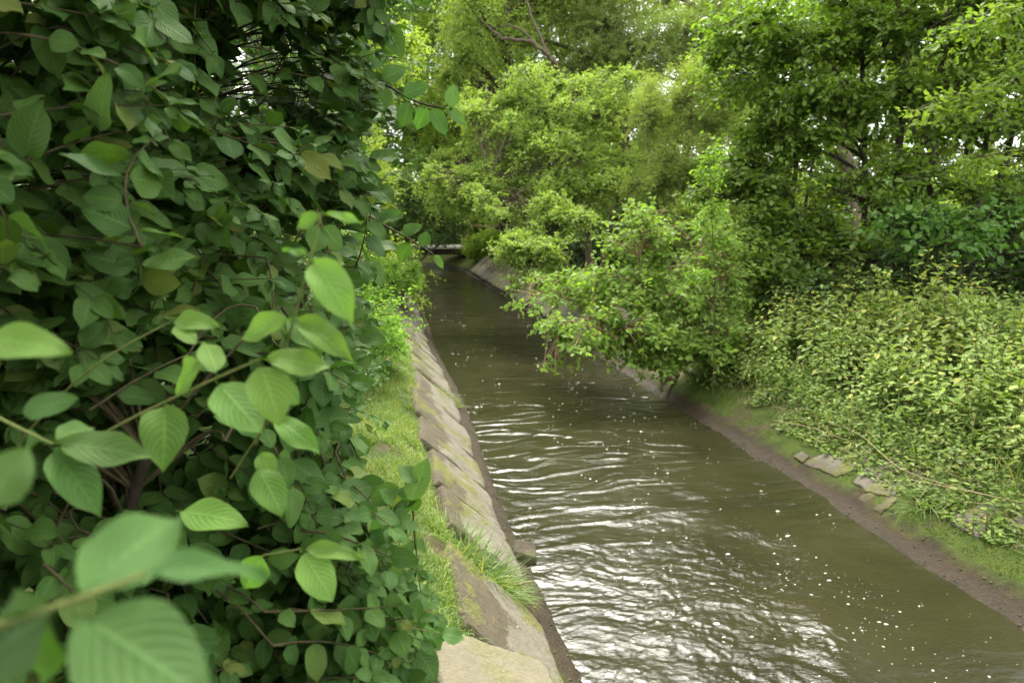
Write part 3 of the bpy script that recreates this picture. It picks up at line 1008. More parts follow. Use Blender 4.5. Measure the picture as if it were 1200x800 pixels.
# 2 the shrub overhanging the water, nearer
b = at(795, 432, 9.6); bx, by = float(b[0]), float(b[1])
plant('overhanging_shrub', 'bright leafy shrub hanging low over the water from the right bank', 'shrub', (bx, by),
      [([gpt(bx, by), at(755, 360, 9.4), at(750, 300, 9.4)], .030, .008), ([gpt(bx + .1, by), at(800, 360, 9.5), at(820, 290, 9.4)], .028, .008),
       ([gpt(bx - .1, by - .1), at(720, 390, 9.0), at(650, 372, 8.8)], .028, .008), ([gpt(bx - .1, by + .1), at(710, 360, 9.8), at(620, 340, 10.4)], .028, .008)],
      LB([(765, 280, 9.5, .5, .5, .3, 75), (820, 290, 9.4, .35, .4, .4, 50), (750, 330, 9.3, .5, .5, .35, 95), (700, 335, 9.6, .45, .5, .28, 70), (650, 345, 10.0, .5, .5, .2, 70), (625, 326, 10.8, .3, .5, .12, 16),
          (690, 372, 9.0, .5, .5, .28, 95), (665, 392, 8.8, .28, .4, .16, 34), (740, 380, 9.0, .5, .5, .3, 95), (800, 350, 9.2, .5, .5, .4, 95), (805, 395, 9.0, .35, .4, .25, 50), (650, 425, 8.7, .15, .2, .1, 8), (760, 252, 9.5, .4, .4, .25, 40), (830, 262, 9.6, .4, .4, .3, 45), (748, 416, 9.0, .32, .3, .12, 24), (785, 424, 8.9, .35, .3, .13, 22), (780, 398, 9.0, .42, .4, .2, 40), (830, 408, 8.9, .4, .4, .2, 40), (735, 395, 9.0, .3, .3, .15, 24), (700, 395, 8.9, .35, .4, .16, 34), (715, 290, 9.6, .2, .3, .2, 16), (850, 300, 9.6, .45, .5, .4, 70), (840, 350, 9.3, .45, .5, .4, 80), (840, 400, 9.0, .4, .4, .3, 60), (790, 320, 9.6, .6, .5, .45, 90), (690, 330, 10.2, .6, .5, .25, 70)]),
      dict(L=.098, W=.62, T=T_MID, K=9, spray=.5, droop=.3, twig_r=.0035, face=(-.2, -.35, .9)), M['bush_near'], M['bark_warm'], twigs=.8, dens=1.35, holes=.40)

# 3 willow behind, with one bare bough leaning left
b = at(745, 235, 24); bx, by = float(b[0]), float(b[1])
plant('willow_tree', 'tall grey green willow with a bare bough leaning over the big bush', 'tree', (bx, by),
      [([gpt(bx, by), at(735, 150, 24), at(700, 60, 24), at(690, -80, 24)], .22, .07), ([at(735, 150, 24), at(690, 118, 22.4), at(655, 84, 21.4), at(640, 62, 21.0), at(622, 48, 20.8), at(590, 47, 20.6), at(565, 28, 20.5), at(528, -20, 20.4)], .10, .022),
       ([at(640, 62, 21.0), at(605, 30, 20.9), at(570, 32, 20.9)], .045, .018), ([gpt(bx + .6, by), at(800, 120, 24), at(840, -20, 24)], .16, .05), ([at(650, 78, 21.3), at(622, 20, 21.6), at(600, -60, 22)], .05, .025)],
      LB([(700, 30, 24, 1.9, 1.6, 1.3, 420), (760, 60, 24, 1.8, 1.6, 1.3, 420), (820, 40, 24, 1.7, 1.6, 1.5, 400), (640, -20, 24, 1.5, 1.4, 1.2, 260), (790, 130, 23.5, 1.6, 1.5, 1.5, 420), (720, 100, 25, 1.6, 1.2, 1.2, 260),
          (845, 140, 24, 1.2, 1.2, 1.6, 280), (700, -90, 24, 2.5, 2, 1.6, 240), (820, -80, 24, 2.3, 2, 1.5, 240), (770, 200, 24, 1.3, 1.3, 1.2, 240), (600, 20, 25.5, 1.4, 1.2, 1.0, 180), (680, 80, 25, 1.5, 1.3, 1.0, 260), (640, 110, 25.5, 1.3, 1.2, .8, 200), (735, 0, 25, 1.6, 1.5, 1.2, 280), (860, 20, 24, 1.4, 1.4, 1.4, 260), (580, -60, 24.5, 1.6, 1.5, 1.2, 200)]),
      dict(L=.14, W=.22, T=T_LOW, K=13, spray=.7, droop=.55, sag=.35, twig_r=.006), M['willow'], M['bark'], holes=.36, dens=3.6)

# 4 feathery narrow-leaved willow shrub at the right of the big bush
b = at(795, 330, 14); bx, by = float(b[0]), float(b[1])
plant('willow_shrub', 'feathery narrow leaved shrub rising beside the big pale bush', 'shrub', (bx, by),
      [([gpt(bx, by), at(800, 240, 14), at(810, 120, 14), at(815, 60, 14)], .05, .012), ([gpt(bx - .2, by), at(770, 240, 14), at(752, 120, 14)], .045, .01), ([gpt(bx + .3, by), at(835, 230, 14), at(850, 110, 14)], .045, .01)],
      LB([(805, 110, 14, .7, .7, .9, 200), (760, 130, 14.2, .5, .6, .8, 130), (845, 130, 14, .6, .6, .9, 170), (815, 200, 13.8, .8, .7, .8, 230), (770, 215, 14, .6, .6, .7, 140), (850, 215, 13.6, .6, .6, .8, 170), (820, 270, 13.2, .7, .6, .5, 170), (850, 300, 12.5, .6, .5, .4, 110)]),
      dict(L=.095, W=.2, T=T_LOW, K=13, spray=.5, droop=.35, sag=.15, dir=(0, 0, .6)), M['willow'], M['bark'], holes=.3)

# 5 beyond the bridge and on the left bank
def far_tree(px, py, d, top_px, w, mat, label, name='tree', n=900, leaf=LEAF_T, holes=.4, bark='bark_dark', group=None, low=None):
    b = at(px, py, d)
    bx, by = float(b[0]), float(b[1])
    if x_left(by) - 1.1 < bx < x_right(by) + 1.1:
        bx = float(x_right(by)) + 1.4
    g = gpt(bx, by)
    n = int(n * 1.35)
    top = at(px, top_px, d)[2]
    H = top - g[2]
    st = [([g, (bx + rng.normal(0, .3), by, g[2] + H * .5), (bx + rng.normal(0, .6), by, g[2] + H * .92)], .018 * H + .02, .02)]
    lob = []
    k = 8
    for i in range(k):
        a = i * 2.399 + rng.uniform(0, 1)
        h = (low if low is not None else .22) + (.92 - (low if low is not None else .22)) * i / (k - 1)
        r = w * .55 * (1 - .55 * max(0, h - .5) / .5)
        lob.append(((bx + math.cos(a) * r * .75, by + math.sin(a) * r * .75, g[2] + H * h), (w * .42, w * .42, H * .13), n // k))
    return plant(name, label, 'tree', (bx, by), st, lob, leaf, M[mat], M[bark], group, holes=holes, twigs=.25)


far_tree(500, 260, 38, -140, 4.6, 'yellow_green', 'tall yellow green tree rising above the left end of the bridge', 'broadleaf_tree', 1300)
far_tree(588, 255, 36, -20, 3.6, 'dark', 'dark tree behind the left shoulder of the big pale bush', 'broadleaf_tree', 1100)
far_tree(425, 250, 27, -120, 4.2, 'mid_green', 'mid green tree behind the dogwood on the left bank', 'broadleaf_tree', 1300)
far_tree(530, 262, 35, 105, 2.8, 'yellow_green', 'round lime green small tree just left of the big pale bush', 'small_tree', 800, dict(LEAF_T, L=.10, spray=.5), low=.1)
far_tree(415, 250, 15, -60, 2.6, 'yellow_green', 'light green tree glimpsed behind the upper dogwood leaves', 'small_tree', 1000, dict(LEAF_T, L=.09, spray=.5), low=.05)

b = at(478, 300, 22)
plant('round_bush', 'mid green round bush on the left bank by the bend', 'bush', (float(b[0]), float(b[1])),
      [([gpt(b[0], b[1]), at(480, 270, 22), at(485, 230, 22)], .06, .015)],
      LB([(480, 235, 22, 1.1, 1.1, .9, 260), (505, 262, 22.5, .9, .9, .7, 220), (460, 270, 22, 1.0, 1.0, .8, 220), (495, 215, 22.5, .8, .8, .7, 140), (520, 270, 25, .8, .8, .6, 150)]),
      dict(LEAF_S, L=.09), M['mid_green'], M['bark_dark'], holes=.3)
b = at(500, 312, 27)
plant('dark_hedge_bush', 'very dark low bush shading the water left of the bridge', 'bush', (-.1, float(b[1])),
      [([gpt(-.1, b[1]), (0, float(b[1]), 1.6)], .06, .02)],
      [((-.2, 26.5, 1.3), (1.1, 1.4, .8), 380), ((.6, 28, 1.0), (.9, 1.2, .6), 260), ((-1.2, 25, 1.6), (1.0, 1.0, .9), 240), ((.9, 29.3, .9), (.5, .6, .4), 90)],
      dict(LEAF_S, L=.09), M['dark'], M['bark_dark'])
b = at(462, 362, 12.5)
plant('small_bush', 'small fine leaved bush on the turf beside the far stone slabs', 'bush', (.42, 14.2),
      [([gpt(.42, 14.2), (.45, 14.2, 1.2)], .03, .01)],
      [((.40, 14.2, 1.15), (.42, .5, .32), 150), ((.05, 13.6, 1.2), (.45, .5, .4), 150), ((.55, 14.9, 1.0), (.3, .4, .28), 90)],
      dict(LEAF_S, L=.055, spray=.25), M['bush_near'], M['bark'])
b = at(430, 330, 7)
plant('small_bush', 'light green bush glimpsed between the dogwood and the turf strip', 'bush', (-.25, 7.2),
      [([gpt(-.25, 7.2), (-.2, 7.1, 1.5)], .03, .01)],
      [((-.2, 7.0, 1.45), (.45, .5, .45), 150), ((-.5, 7.4, 1.9), (.5, .5, .5), 130), ((-.05, 7.4, 1.15), (.3, .4, .3), 90)],
      dict(LEAF_S, L=.05, spray=.25), M['bush_near'], M['bark'])
plant('green_bush', 'bright green low bush at the right end of the bridge', 'bush', (4.0, 29.2),
      [([gpt(4.0, 29.2), (4.0, 29.2, 1.6)], .04, .01)],
      [((3.95, 29.0, 1.1), (.6, .6, .55), 150), ((4.6, 28.6, 1.3), (.8, .7, .7), 180)], dict(LEAF_S, L=.09), M['yellow_green'], M['bark'])
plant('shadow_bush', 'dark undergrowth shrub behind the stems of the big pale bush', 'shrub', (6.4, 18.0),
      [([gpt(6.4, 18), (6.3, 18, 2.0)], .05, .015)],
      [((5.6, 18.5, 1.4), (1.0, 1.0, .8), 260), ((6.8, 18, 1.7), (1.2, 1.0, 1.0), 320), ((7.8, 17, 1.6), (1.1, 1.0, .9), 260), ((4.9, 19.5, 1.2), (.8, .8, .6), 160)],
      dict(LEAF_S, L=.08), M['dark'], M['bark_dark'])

far_tree(560, 262, 40, -120, 5.5, 'yellow_green', 'lime green tree filling the sky between the dark tree and the left bank', 'broadleaf_tree', 1700, dict(LEAF_T, L=.17), holes=.3)
far_tree(470, 262, 24, -150, 4.6, 'bush_pale', 'pale leafy tree rising from the left bank near the bridge', 'broadleaf_tree', 1700, holes=.3, low=.12)
far_tree(650, 262, 33, -90, 5.0, 'bush_pale', 'pale green tree showing above the top of the big bush', 'broadleaf_tree', 1500, dict(LEAF_T, L=.15), holes=.3)

for px, d, mt, lab_ in ((330, 24, 'mid_green', 'green tree behind the dogwoods beside the light green tree'), (220, 27, 'yellow_green', 'light green tree far behind the tall dogwood'), (90, 24, 'mid_green', 'green tree far behind the middle of the dogwood leaves'), (-60, 22, 'dark', 'dark tree behind the outermost dogwood leaves')):
    far_tree(px, 262, d, -150, 5.0, mt, lab_, 'broadleaf_tree', 1100, dict(LEAF_T, L=.16), holes=.3, group='trees behind the dogwoods', low=.06)

# 6 the shady multi-stemmed trees on the right
SH = dict(L=.115, W=.75, T=T_MID, K=8, spray=.55, droop=.2, twig_r=.005, sag=.12, tumble=.35)


def shade_tree(label, stems, lobes, mat='maple', name='shade_tree', holes=.38, leaf=SH, bark='bark_dark', cat='tree', twigs=.6, dens=1.8, merge=False):
    p = stems[0][0][0]
    return plant(name, label, cat, (float(p[0]), float(p[1])), stems, lobes, leaf, M[mat], M[bark], None, holes=holes, twigs=twigs, dens=dens, merge=merge)


def foot(px, d):
    p = at(px, 330, d)
    return gpt(float(p[0]), float(p[1]), -.05)


shade_tree('slim dark trunked tree just left of the twin trunks behind the nettles',
           [([foot(1016, 10.5), at(1014, 220, 10.5), at(1012, 90, 10.5), at(1000, -60, 10.5)], .055, .025), ([at(1012, 120, 10.5), at(960, 60, 10.3), at(900, 20, 10.2)], .03, .012)],
           LB([(930, 60, 10.2, 1.0, .9, .45, 150), (880, 30, 10.2, .9, .8, .4, 110), (960, 110, 10.2, .8, .8, .35, 110), (1000, 40, 10.4, .9, .9, .5, 130), (900, 110, 10.4, .7, .7, .35, 80), (950, -40, 10.2, 1.2, 1.1, .5, 150), (980, -180, 10.2, 1.7, 1.6, .8, 150), (990, -380, 10.2, 1.7, 1.6, .9, 130), (930, 160, 10.6, .8, .8, .35, 100), (1010, 130, 10, .6, .7, .3, 60)]))
shade_tree('stout twin trunked dark tree standing behind the nettles',
           [([foot(1055, 10), at(1052, 220, 10), at(1060, 110, 10), at(1050, -60, 10)], .075, .035), ([foot(1062, 10.1), at(1072, 200, 10), at(1100, 90, 10), at(1140, -60, 10)], .05, .022), ([foot(1118, 9.8), at(1095, 235, 9.8), at(1070, 170, 9.8), at(1062, 60, 9.8)], .055, .02)],
           LB([(1060, 40, 10, 1.0, 1.0, .5, 150), (1110, 20, 10, .9, .9, .5, 130), (1050, 110, 10, .8, .8, .35, 90), (1120, 100, 9.8, .8, .8, .35, 80), (1080, -60, 10, 1.3, 1.2, .6, 160), (1090, -200, 10, 1.8, 1.7, .8, 160), (1120, -400, 10, 2.0, 1.8, 1.0, 160), (1085, 150, 10.6, .6, .6, .2, 30), (1050, 190, 9.6, .4, .4, .15, 26), (1000, 215, 9.8, .5, .5, .2, 40), (1045, 228, 9.3, .5, .5, .13, 30), (1085, 205, 9.5, .4, .4, .12, 22)]))
shade_tree('dark tree of several leaning stems near the right edge of the trees',
           [([foot(1140, 9.6), at(1145, 220, 9.6), at(1165, 120, 9.6), at(1185, 0, 9.6)], .05, .022), ([foot(1160, 9.5), at(1172, 210, 9.5), at(1200, 110, 9.5), at(1225, 0, 9.5)], .058, .025), ([foot(1170, 9.5), at(1185, 250, 9.4), at(1215, 190, 9.2), at(1290, 120, 9.0)], .055, .025), ([foot(1132, 9.9), at(1136, 200, 9.9), at(1132, 60, 9.9)], .045, .02)],
           LB([(1170, 30, 9.6, .9, .9, .5, 130), (1210, 70, 9.5, .9, .9, .5, 120), (1250, 10, 9.5, 1.0, 1.0, .6, 130), (1140, 150, 9.4, .5, .5, .2, 40), (1190, 140, 9.2, .5, .5, .2, 40), (1190, -60, 9.6, 1.3, 1.2, .6, 160), (1240, -200, 9.6, 1.8, 1.7, .8, 160), (1280, -420, 9.6, 2.0, 1.8, 1.0, 160), (1270, 120, 9.3, .8, .8, .5, 100), (1150, 105, 10.3, .7, .7, .3, 50), (1240, 210, 9.2, .7, .7, .4, 80), (1120, 212, 9.2, .5, .5, .13, 30), (1185, 225, 9.1, .45, .5, .13, 28), (1150, 250, 9.0, .4, .4, .1, 18)]))
shade_tree('layered dark green low tree filling the gap between feathery shrub and slim trunk',
           [([foot(925, 10.8), at(928, 240, 10.8), at(935, 160, 10.8), at(925, 60, 10.8)], .05, .02), ([foot(945, 11), at(942, 240, 11), at(960, 160, 11)], .04, .015)],
           LB([(890, 150, 11, .8, .8, .35, 110), (930, 190, 11.4, .8, .8, .3, 100), (880, 210, 10.8, .8, .8, .3, 120), (940, 250, 10.6, .8, .8, .25, 110), (885, 265, 10.4, .7, .7, .25, 110), (960, 300, 10, .8, .7, .25, 110), (900, 310, 10, .8, .7, .25, 110), (860, 190, 11, .6, .6, .4, 90), (860, 90, 11, .6, .7, .5, 90), (1000, 280, 10, .5, .5, .2, 50)]))
shade_tree('low layered branches of a bright leaved sapling under the leaning stems',
           [([foot(1130, 8.9), at(1130, 290, 8.9), at(1120, 255, 8.8)], .025, .01), ([foot(1130, 8.9), at(1090, 290, 8.8), at(1050, 270, 8.7)], .018, .008)],
           LB([(1090, 255, 8.6, .55, .5, .12, 46), (1150, 265, 8.5, .5, .5, .12, 40), (1060, 265, 8.8, .4, .4, .12, 26), (1120, 285, 8.4, .5, .5, .12, 34), (1180, 245, 8.7, .4, .4, .12, 26)]), mat='mid_green', name='sapling', holes=0, cat='sapling', dens=1.3)
shade_tree('dark understorey shrub in the deepest shade right behind the nettle tops',
           [([foot(1080, 9.2), at(1080, 320, 9.2), at(1085, 290, 9.2)], .03, .01)],
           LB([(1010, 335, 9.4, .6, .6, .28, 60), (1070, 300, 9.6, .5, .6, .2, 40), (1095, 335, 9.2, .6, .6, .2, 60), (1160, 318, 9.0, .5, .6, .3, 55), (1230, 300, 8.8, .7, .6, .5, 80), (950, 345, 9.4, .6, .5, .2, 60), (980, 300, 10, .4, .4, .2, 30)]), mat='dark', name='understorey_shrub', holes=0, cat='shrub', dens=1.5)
# a yellowing branch reaching in from the tree beyond the right edge
b = foot(1330, 7.2)
shade_tree('yellow green tree beyond the right edge reaching in with turning leaf sprays',
           [([b, at(1320, 150, 7.2), at(1290, 40, 7.1), at(1260, -80, 7.0)], .08, .03), ([at(1310, 120, 7.2), at(1220, 90, 7.0), at(1130, 110, 6.9)], .025, .006), ([at(1290, 40, 7.1), at(1200, 10, 7.0), at(1110, 30, 6.9)], .025, .006), ([at(1315, 160, 7.2), at(1230, 170, 7.1), at(1130, 185, 7.1)], .02, .005)],
           LB([(1130, 118, 6.9, .42, .4, .11, 24), (1190, 95, 7.0, .4, .4, .14, 24), (1145, 35, 6.9, .42, .4, .11, 22), (1200, 15, 7.0, .5, .4, .2, 32), (1150, 188, 7.1, .35, .4, .08, 16), (1090, 135, 7.0, .22, .3, .06, 8), (1280, 60, 7.1, .7, .6, .4, 60), (1280, -40, 7.0, .9, .8, .4, 60)]),
           mat='turning', name='turning_tree', holes=0, merge=True, bark='twig', leaf=dict(SH, L=.085, spray=.34, W=.72, twig_r=.003))
# the slender sapling at the near edge of the nettles
p = on(838, 432, .6)
plant('slender_sapling', 'slender bare stemmed sapling standing at the left edge of the nettles', 'sapling', (float(p[0]), float(p[1])),
      [([gpt(p[0], p[1], -.05), at(838, 330, 8.3), at(833, 230, 8.3), at(828, 150, 8.3)], .009, .003), ([at(839, 372, 8.3), at(825, 345, 8.3), at(815, 318, 8.3)], .007, .003), ([at(838, 335, 8.3), at(846, 300, 8.3), at(850, 275, 8.3)], .007, .003)],
      LB([(833, 190, 8.3, .16, .16, .3, 18), (836, 250, 8.3, .2, .2, .25, 18), (850, 278, 8.3, .14, .14, .1, 8), (820, 320, 8.3, .14, .14, .1, 8)]),
      dict(L=.07, W=.5, T=T_MID, K=6, spray=.22, droop=.3, twig_r=.002), M['bush_near'], M['twig'], merge=True)
# brown leaning trunk far behind the shade trees
shade_tree('brown leaning trunk in the bright clearing behind the shade trees',
           [([foot(1008, 17), at(1002, 230, 17), at(990, 170, 17), at(975, 60, 17)], .17, .11)],
           LB([(970, 20, 17, 2, 2, 1.2, 260), (1040, -20, 17, 2, 2, 1.2, 200)]), bark='bark', name='old_tree', leaf=dict(SH, L=.14, T=T_LOW))

# 7 the wood that closes the view
wood = [(560, 40, -60, 5, 'mid_green'), (640, 44, -90, 5.5, 'dark'), (720, 42, -80, 5.5, 'mid_green'), (800, 40, -90, 5, 'willow'), (865, 34, -60, 4.5, 'yellow_green'), (925, 30, -10, 4.6, 'yellow_green'),
        (1000, 33, 20, 4.8, 'mid_green'), (1075, 28, 10, 4.4, 'yellow_green'), (1150, 30, -20, 4.8, 'mid_green'), (1230, 27, -30, 4.6, 'yellow_green'), (1320, 30, -60, 5, 'mid_green'), (480, 42, -80, 5, 'mid_green'), (400, 36, -100, 5, 'dark'),
        (520, 38, 120, 3, 'yellow_green'), (610, 36, 170, 3.2, 'mid_green'), (890, 24, 205, 2.4, 'yellow_green'), (960, 22, 215, 2.2, 'yellow_green'), (1045, 21, 210, 2.4, 'mid_green'), (1120, 20, 205, 2.4, 'yellow_green'), (1200, 19, 200, 2.4, 'mid_green'), (690, 32, 150, 3, 'yellow_green'), (760, 30, 160, 3, 'mid_green')]
kinds = {'mid_green': 'mid green bushy tree closing the view far behind the canal', 'dark': 'dark green tree in the far wood', 'willow': 'greyish willow crown in the far wood', 'yellow_green': 'sunny yellow green tree in the far wood'}
for px, d, tp, w, mt in wood:
    small = tp > 80
    far_tree(px, 268 if not small else 275, d, tp, w, mt, kinds[mt] if not small else {'mid_green': 'low mid green bush in the sunny clearing behind the trees', 'yellow_green': 'low yellow green bush in the sunny clearing behind the trees'}[mt],
             'broadleaf_tree' if not small else 'clearing_bush', 1000 if not small else 620, dict(LEAF_T, L=.17 if d > 26 else .12), holes=.42 if not small else .3,
             group='trees of the far wood' if not small else 'bushes of the sunny clearing', low=.12 if not small else .15)
for hx_, hy_, hh_, lab_ in ((-3.6, 3.4, 3.6, 'dense hazel thicket directly behind the nearest dogwood leaves'), (-2.6, 6.5, 4.4, 'tall hazel thicket behind the farther dogwood'), (-4.6, 9.5, 5.2, 'hazel thicket farther along the left bank')):
    plant('hazel_thicket', lab_, 'shrub', (hx_, hy_),
          [([gpt(hx_, hy_, -.05), (hx_ + .2, hy_, hh_ * .6), (hx_ + .5, hy_, hh_)], .05, .015), ([gpt(hx_ + .3, hy_ + .3, -.05), (hx_ + .8, hy_ - .4, hh_ * .55), (hx_ + 1.0, hy_ - .6, hh_ * .9)], .04, .012)],
          [((hx_, hy_, hh_ * .35), (1.3, 1.4, .8), 130), ((hx_ + .3, hy_ + .4, hh_ * .65), (1.4, 1.4, .8), 140), ((hx_ + .4, hy_, hh_ * .95), (1.3, 1.3, .7), 120), ((hx_ + .9, hy_ - .6, hh_ * .75), (.9, .9, .8), 80)],
          dict(SH, L=.10), M['dark'], M['bark_dark'], 'hazels on the left bank')
# unseen tall tree added on the left bank; its crown shades the dogwood
plant('added_canopy_tree', 'added unseen tall dark tree on the left bank shading the dogwood', 'tree', (-2.6, 4.2),
      [([gpt(-2.6, 4.2, -.05), (-2.5, 4.1, 3.5), (-2.2, 3.8, 6.0), (-2.0, 3.5, 8.0)], .16, .06), ([(-2.5, 4.1, 3.5), (-1.6, 3.2, 5.0), (-.6, 2.2, 5.8)], .07, .02), ([(-2.3, 3.9, 5.0), (-2.0, 2.0, 6.2), (-1.6, 0.4, 6.6)], .07, .02)],
      [((-1.2, 2.2, 6.0), (1.3, 1.4, .5), 170), ((-2.4, 1.4, 6.0), (1.4, 1.4, .6), 170), ((-1.4, 0.2, 6.3), (1.3, 1.3, .5), 170), ((-2.2, 3.6, 7.0), (1.6, 1.6, .7), 180), ((-.6, 3.6, 6.0), (.9, 1.2, .5), 90), ((-3.0, -.5, 6.2), (1.5, 1.4, .6), 140), ((-2.6, -1.8, 6.4), (1.4, 1.4, .5), 140), ((-.9, -1.6, 6.2), (1.4, 1.4, .5), 150), ((-3.6, 2.6, 6.2), (1.4, 1.6, .7), 160), ((-3.0, 4.6, 5.6), (1.2, 1.4, .7), 130), ((-1.0, 1.0, 5.4), (1.1, 1.2, .4), 110)],
      dict(SH, L=.12), M['dark'], M['bark_dark'])


for tx, ty, lab_ in ((-3.0, -4.5, 'added unseen dark tree on the left bank behind the viewpoint, shading the dogwoods'), (.2, -5.5, 'added unseen dark tree beside the canal path behind the viewpoint, shading the dogwoods')):  # unseen trees added behind the camera to block skylight from the dogwoods
    plant('added_shade_tree', lab_, 'tree', (tx, ty),
          [([gpt(tx, ty, -.05), (tx + .1, ty, 3.0), (tx + .2, ty + .4, 6.5)], .14, .05)],
          [((tx, ty, 2.2), (1.6, 1.2, 1.0), 150), ((tx + .8, ty + .4, 3.8), (1.6, 1.3, 1.0), 170), ((tx - .8, ty, 4.2), (1.6, 1.3, 1.0), 170), ((tx + .3, ty + .9, 5.8), (1.8, 1.5, 1.0), 190)],
          dict(SH, L=.14), M['dark'], M['bark_dark'], 'added shade trees behind the viewpoint', dens=3.0)


# ------------------------------------------------------------------ nettles on the right bank
def nettle_parts(h, seed, st, lv, off=(0, 0, 0), fine=True):
    r = np.random.default_rng(seed)
    off = np.asarray(off, float)
    lean = r.normal(0, .09, 2)
    n = 7
    t = np.linspace(0, 1, n)
    P = np.stack([lean[0] * h * t ** 1.6, lean[1] * h * t ** 1.6, h * t], -1)
    P[1:-1, :2] += r.normal(0, .008, (n - 2, 2))
    st.add(P + off, np.linspace(.0042, .0016, n), 5 if fine else 3)
    nodes = np.arange(.34 + r.uniform(0, .12), .99, .074 / h * r.uniform(.9, 1.2))
    a0 = r.uniform(0, 6.28)
    for k, tt in enumerate(nodes):
        p = np.array([np.interp(tt, t, P[:, i]) for i in range(3)])
        sz = .122 * np.interp(tt, [.2, .45, .75, .93, 1], [.75, 1.0, .85, .5, .25]) * r.uniform(.85, 1.15)
        for s in (0, math.pi):
            if tt < .5 and r.random() < .25:
                continue
            a = a0 + k * math.pi / 2 + s + r.normal(0, .25)
            d = np.array([math.cos(a), math.sin(a), .15])
            q = p + d * sz * .28
            ax = np.array([math.cos(a), math.sin(a), -.12 + r.normal(0, .22) + .7 * (tt > .9)])
            lv.add([q + off], [ax], [[r.normal(0, .12), r.normal(0, .12), 1]], [sz], [sz * .54], [np.clip(r.normal(.2 + .55 * tt, .2) + (.45 if (tt < .55 and r.random() < .12) else 0), 0, 1)], T_MID)
            if fine and r.random() < .6:
                st.add(np.stack([p, q + np.array([0, 0, .0])]) + off, [.0012, .0009], 3)


def gauss_pts():
    pts = []
    while len(pts) < 300:
        y = 2.6 + 9.0 * rng.random() ** 1.25
        r = .74 + 2.3 * rng.random() ** 1.1 + .25 * (vnoise(y * 1.7, 3.1, 5) - .5)
        x = float(x_right(y)) + r
        if y > 8.2 and r < 1.2 + (y - 8.2) * .5:
            continue
        q = np.array([x, y, 1.3]) - EYEP
        if 600 + f_ * (q @ RT) / (q @ FW) > 1290:
            continue
        pts.append((x, y))
    return pts


NV = 9
protos = []
nettle_label = 'pale green nettle stalk in the dense stand along the right bank'
pts = sorted(gauss_pts(), key=lambda q: q[1])
for k in range(NV):
    st, lv = Tubes(), Leaves()
    for j in range(4):
        a_ = j * 1.6 + rng.uniform(0, 1)
        nettle_parts(rng.uniform(.8, 1.12), 400 + k * 5 + j, st, lv, (.09 * math.cos(a_), .09 * math.sin(a_), 0))
    root = empty('nettle', (*pts[k], float(ground_z(*pts[k]))), nettle_label, 'nettle', 'nettles on the right bank')
    s_ob = st.build('stem', M['nettle_stem'], root)
    l_ob = lv.build('leaves', M['nettle'], root)
    protos.append((root, s_ob, l_ob))
for i, (x, y) in enumerate(pts):
    if i < NV:
        root = protos[i][0]
    else:
        pr, ps, pl = protos[int(rng.integers(0, NV))]
        root = pr.copy(); COL.objects.link(root)
        for ch in (ps, pl):
            c = ch.copy(); COL.objects.link(c); c.parent = root
    root.location = (x, y, float(ground_z(x, y)) - .02)
    root.rotation_euler = (rng.normal(0, .09), rng.normal(-.04, .09), rng.uniform(0, 6.28))
    edge = x - float(x_right(y))
    s = rng.uniform(.66, 1.2) * (1.38 if rng.random() < .17 else 1) * float(np.interp(edge, [.7, 1.2, 2.2], [.42, .66, .84]))
    root.scale = (s ** .7, s ** .7, s)
lv = Leaves(); st = Tubes()
for k in range(520):
    y = 3.2 + 9 * rng.random(); r = 2.5 + 3.2 * rng.random()
    x = float(x_right(y)) + r
    nettle_parts(rng.uniform(.62, .88), 1000 + k, st, lv, (x, y, float(ground_z(x, y))), fine=False)
nm = lv.build('nettle_undergrowth', M['nettle'])
tag(nm, 'far part of the nettle stand fading under the shade trees', 'nettles', kind='stuff')
del st

# one bright willowherb standing out of the nettles, with a pale bent stem
p = at(1085, 400, 7.0)
hx, hy = float(p[0]), float(p[1])
root = empty('willowherb', (hx, hy, float(ground_z(hx, hy))), 'bright green narrow leaved herb topping the nettles', 'herb')
st, lv = Tubes(), Leaves()
g = np.array([hx, hy, float(ground_z(hx, hy))])
for tip in ((1048, 345), (1070, 352), (1092, 368), (1060, 362)):
    e = at(tip[0], tip[1], 7.0) - g
    P = bez((rng.normal(0, .03), rng.normal(0, .03), 0), (.08, 0, e[2] * .55), e, 8)
    st.add(P, np.linspace(.006, .002, 8), 5)
    for k in range(34):
        t = .45 + .55 * k / 33
        q = np.array([np.interp(t, np.linspace(0, 1, 8), P[:, i]) for i in range(3)])
        a = k * 2.4
        lv.add([q], [[math.cos(a), math.sin(a), .5]], [[-math.cos(a) * .4, -math.sin(a) * .4, 1]], [.085 * (1.1 - .5 * t)], [.017], [rng.random()], T_MID)
st.build('stem', M['green_stem'], root); lv.build('leaves', M['herb'], root)


# ------------------------------------------------------------------ grass, weeds, moss
def blades(name, n, sampler, L, Wd, mat, label, lean=.5, kind='stuff', dirf=None):
    x, y = sampler(n)
    z = ground_z(x, y) - .005
    n = len(x)
    th = rng.uniform(0, 6.28, n)
    ax = np.stack([np.cos(th) * lean * rng.random(n), np.sin(th) * lean * rng.random(n), np.ones(n)], -1)
    if dirf is not None:
        ax = ax + dirf
    nr = np.stack([-np.cos(th), -np.sin(th), np.full(n, .3)], -1)
    l = L * rng.uniform(.45, 1.25, n)
    lv = Leaves()
    rs = np.clip(.45 + 1.1 * (fbm(x * 2.5, y * 2.5, 401, 3) - .5) + rng.normal(0, .2, n), 0, 1)
    lv.add(np.stack([x, y, z], -1), ax, nr, l, Wd * rng.uniform(.7, 1.3, n), rs, T_GRASS)
    ob = lv.build(name, M[mat])
    return tag(ob, label, 'grass', kind=kind)


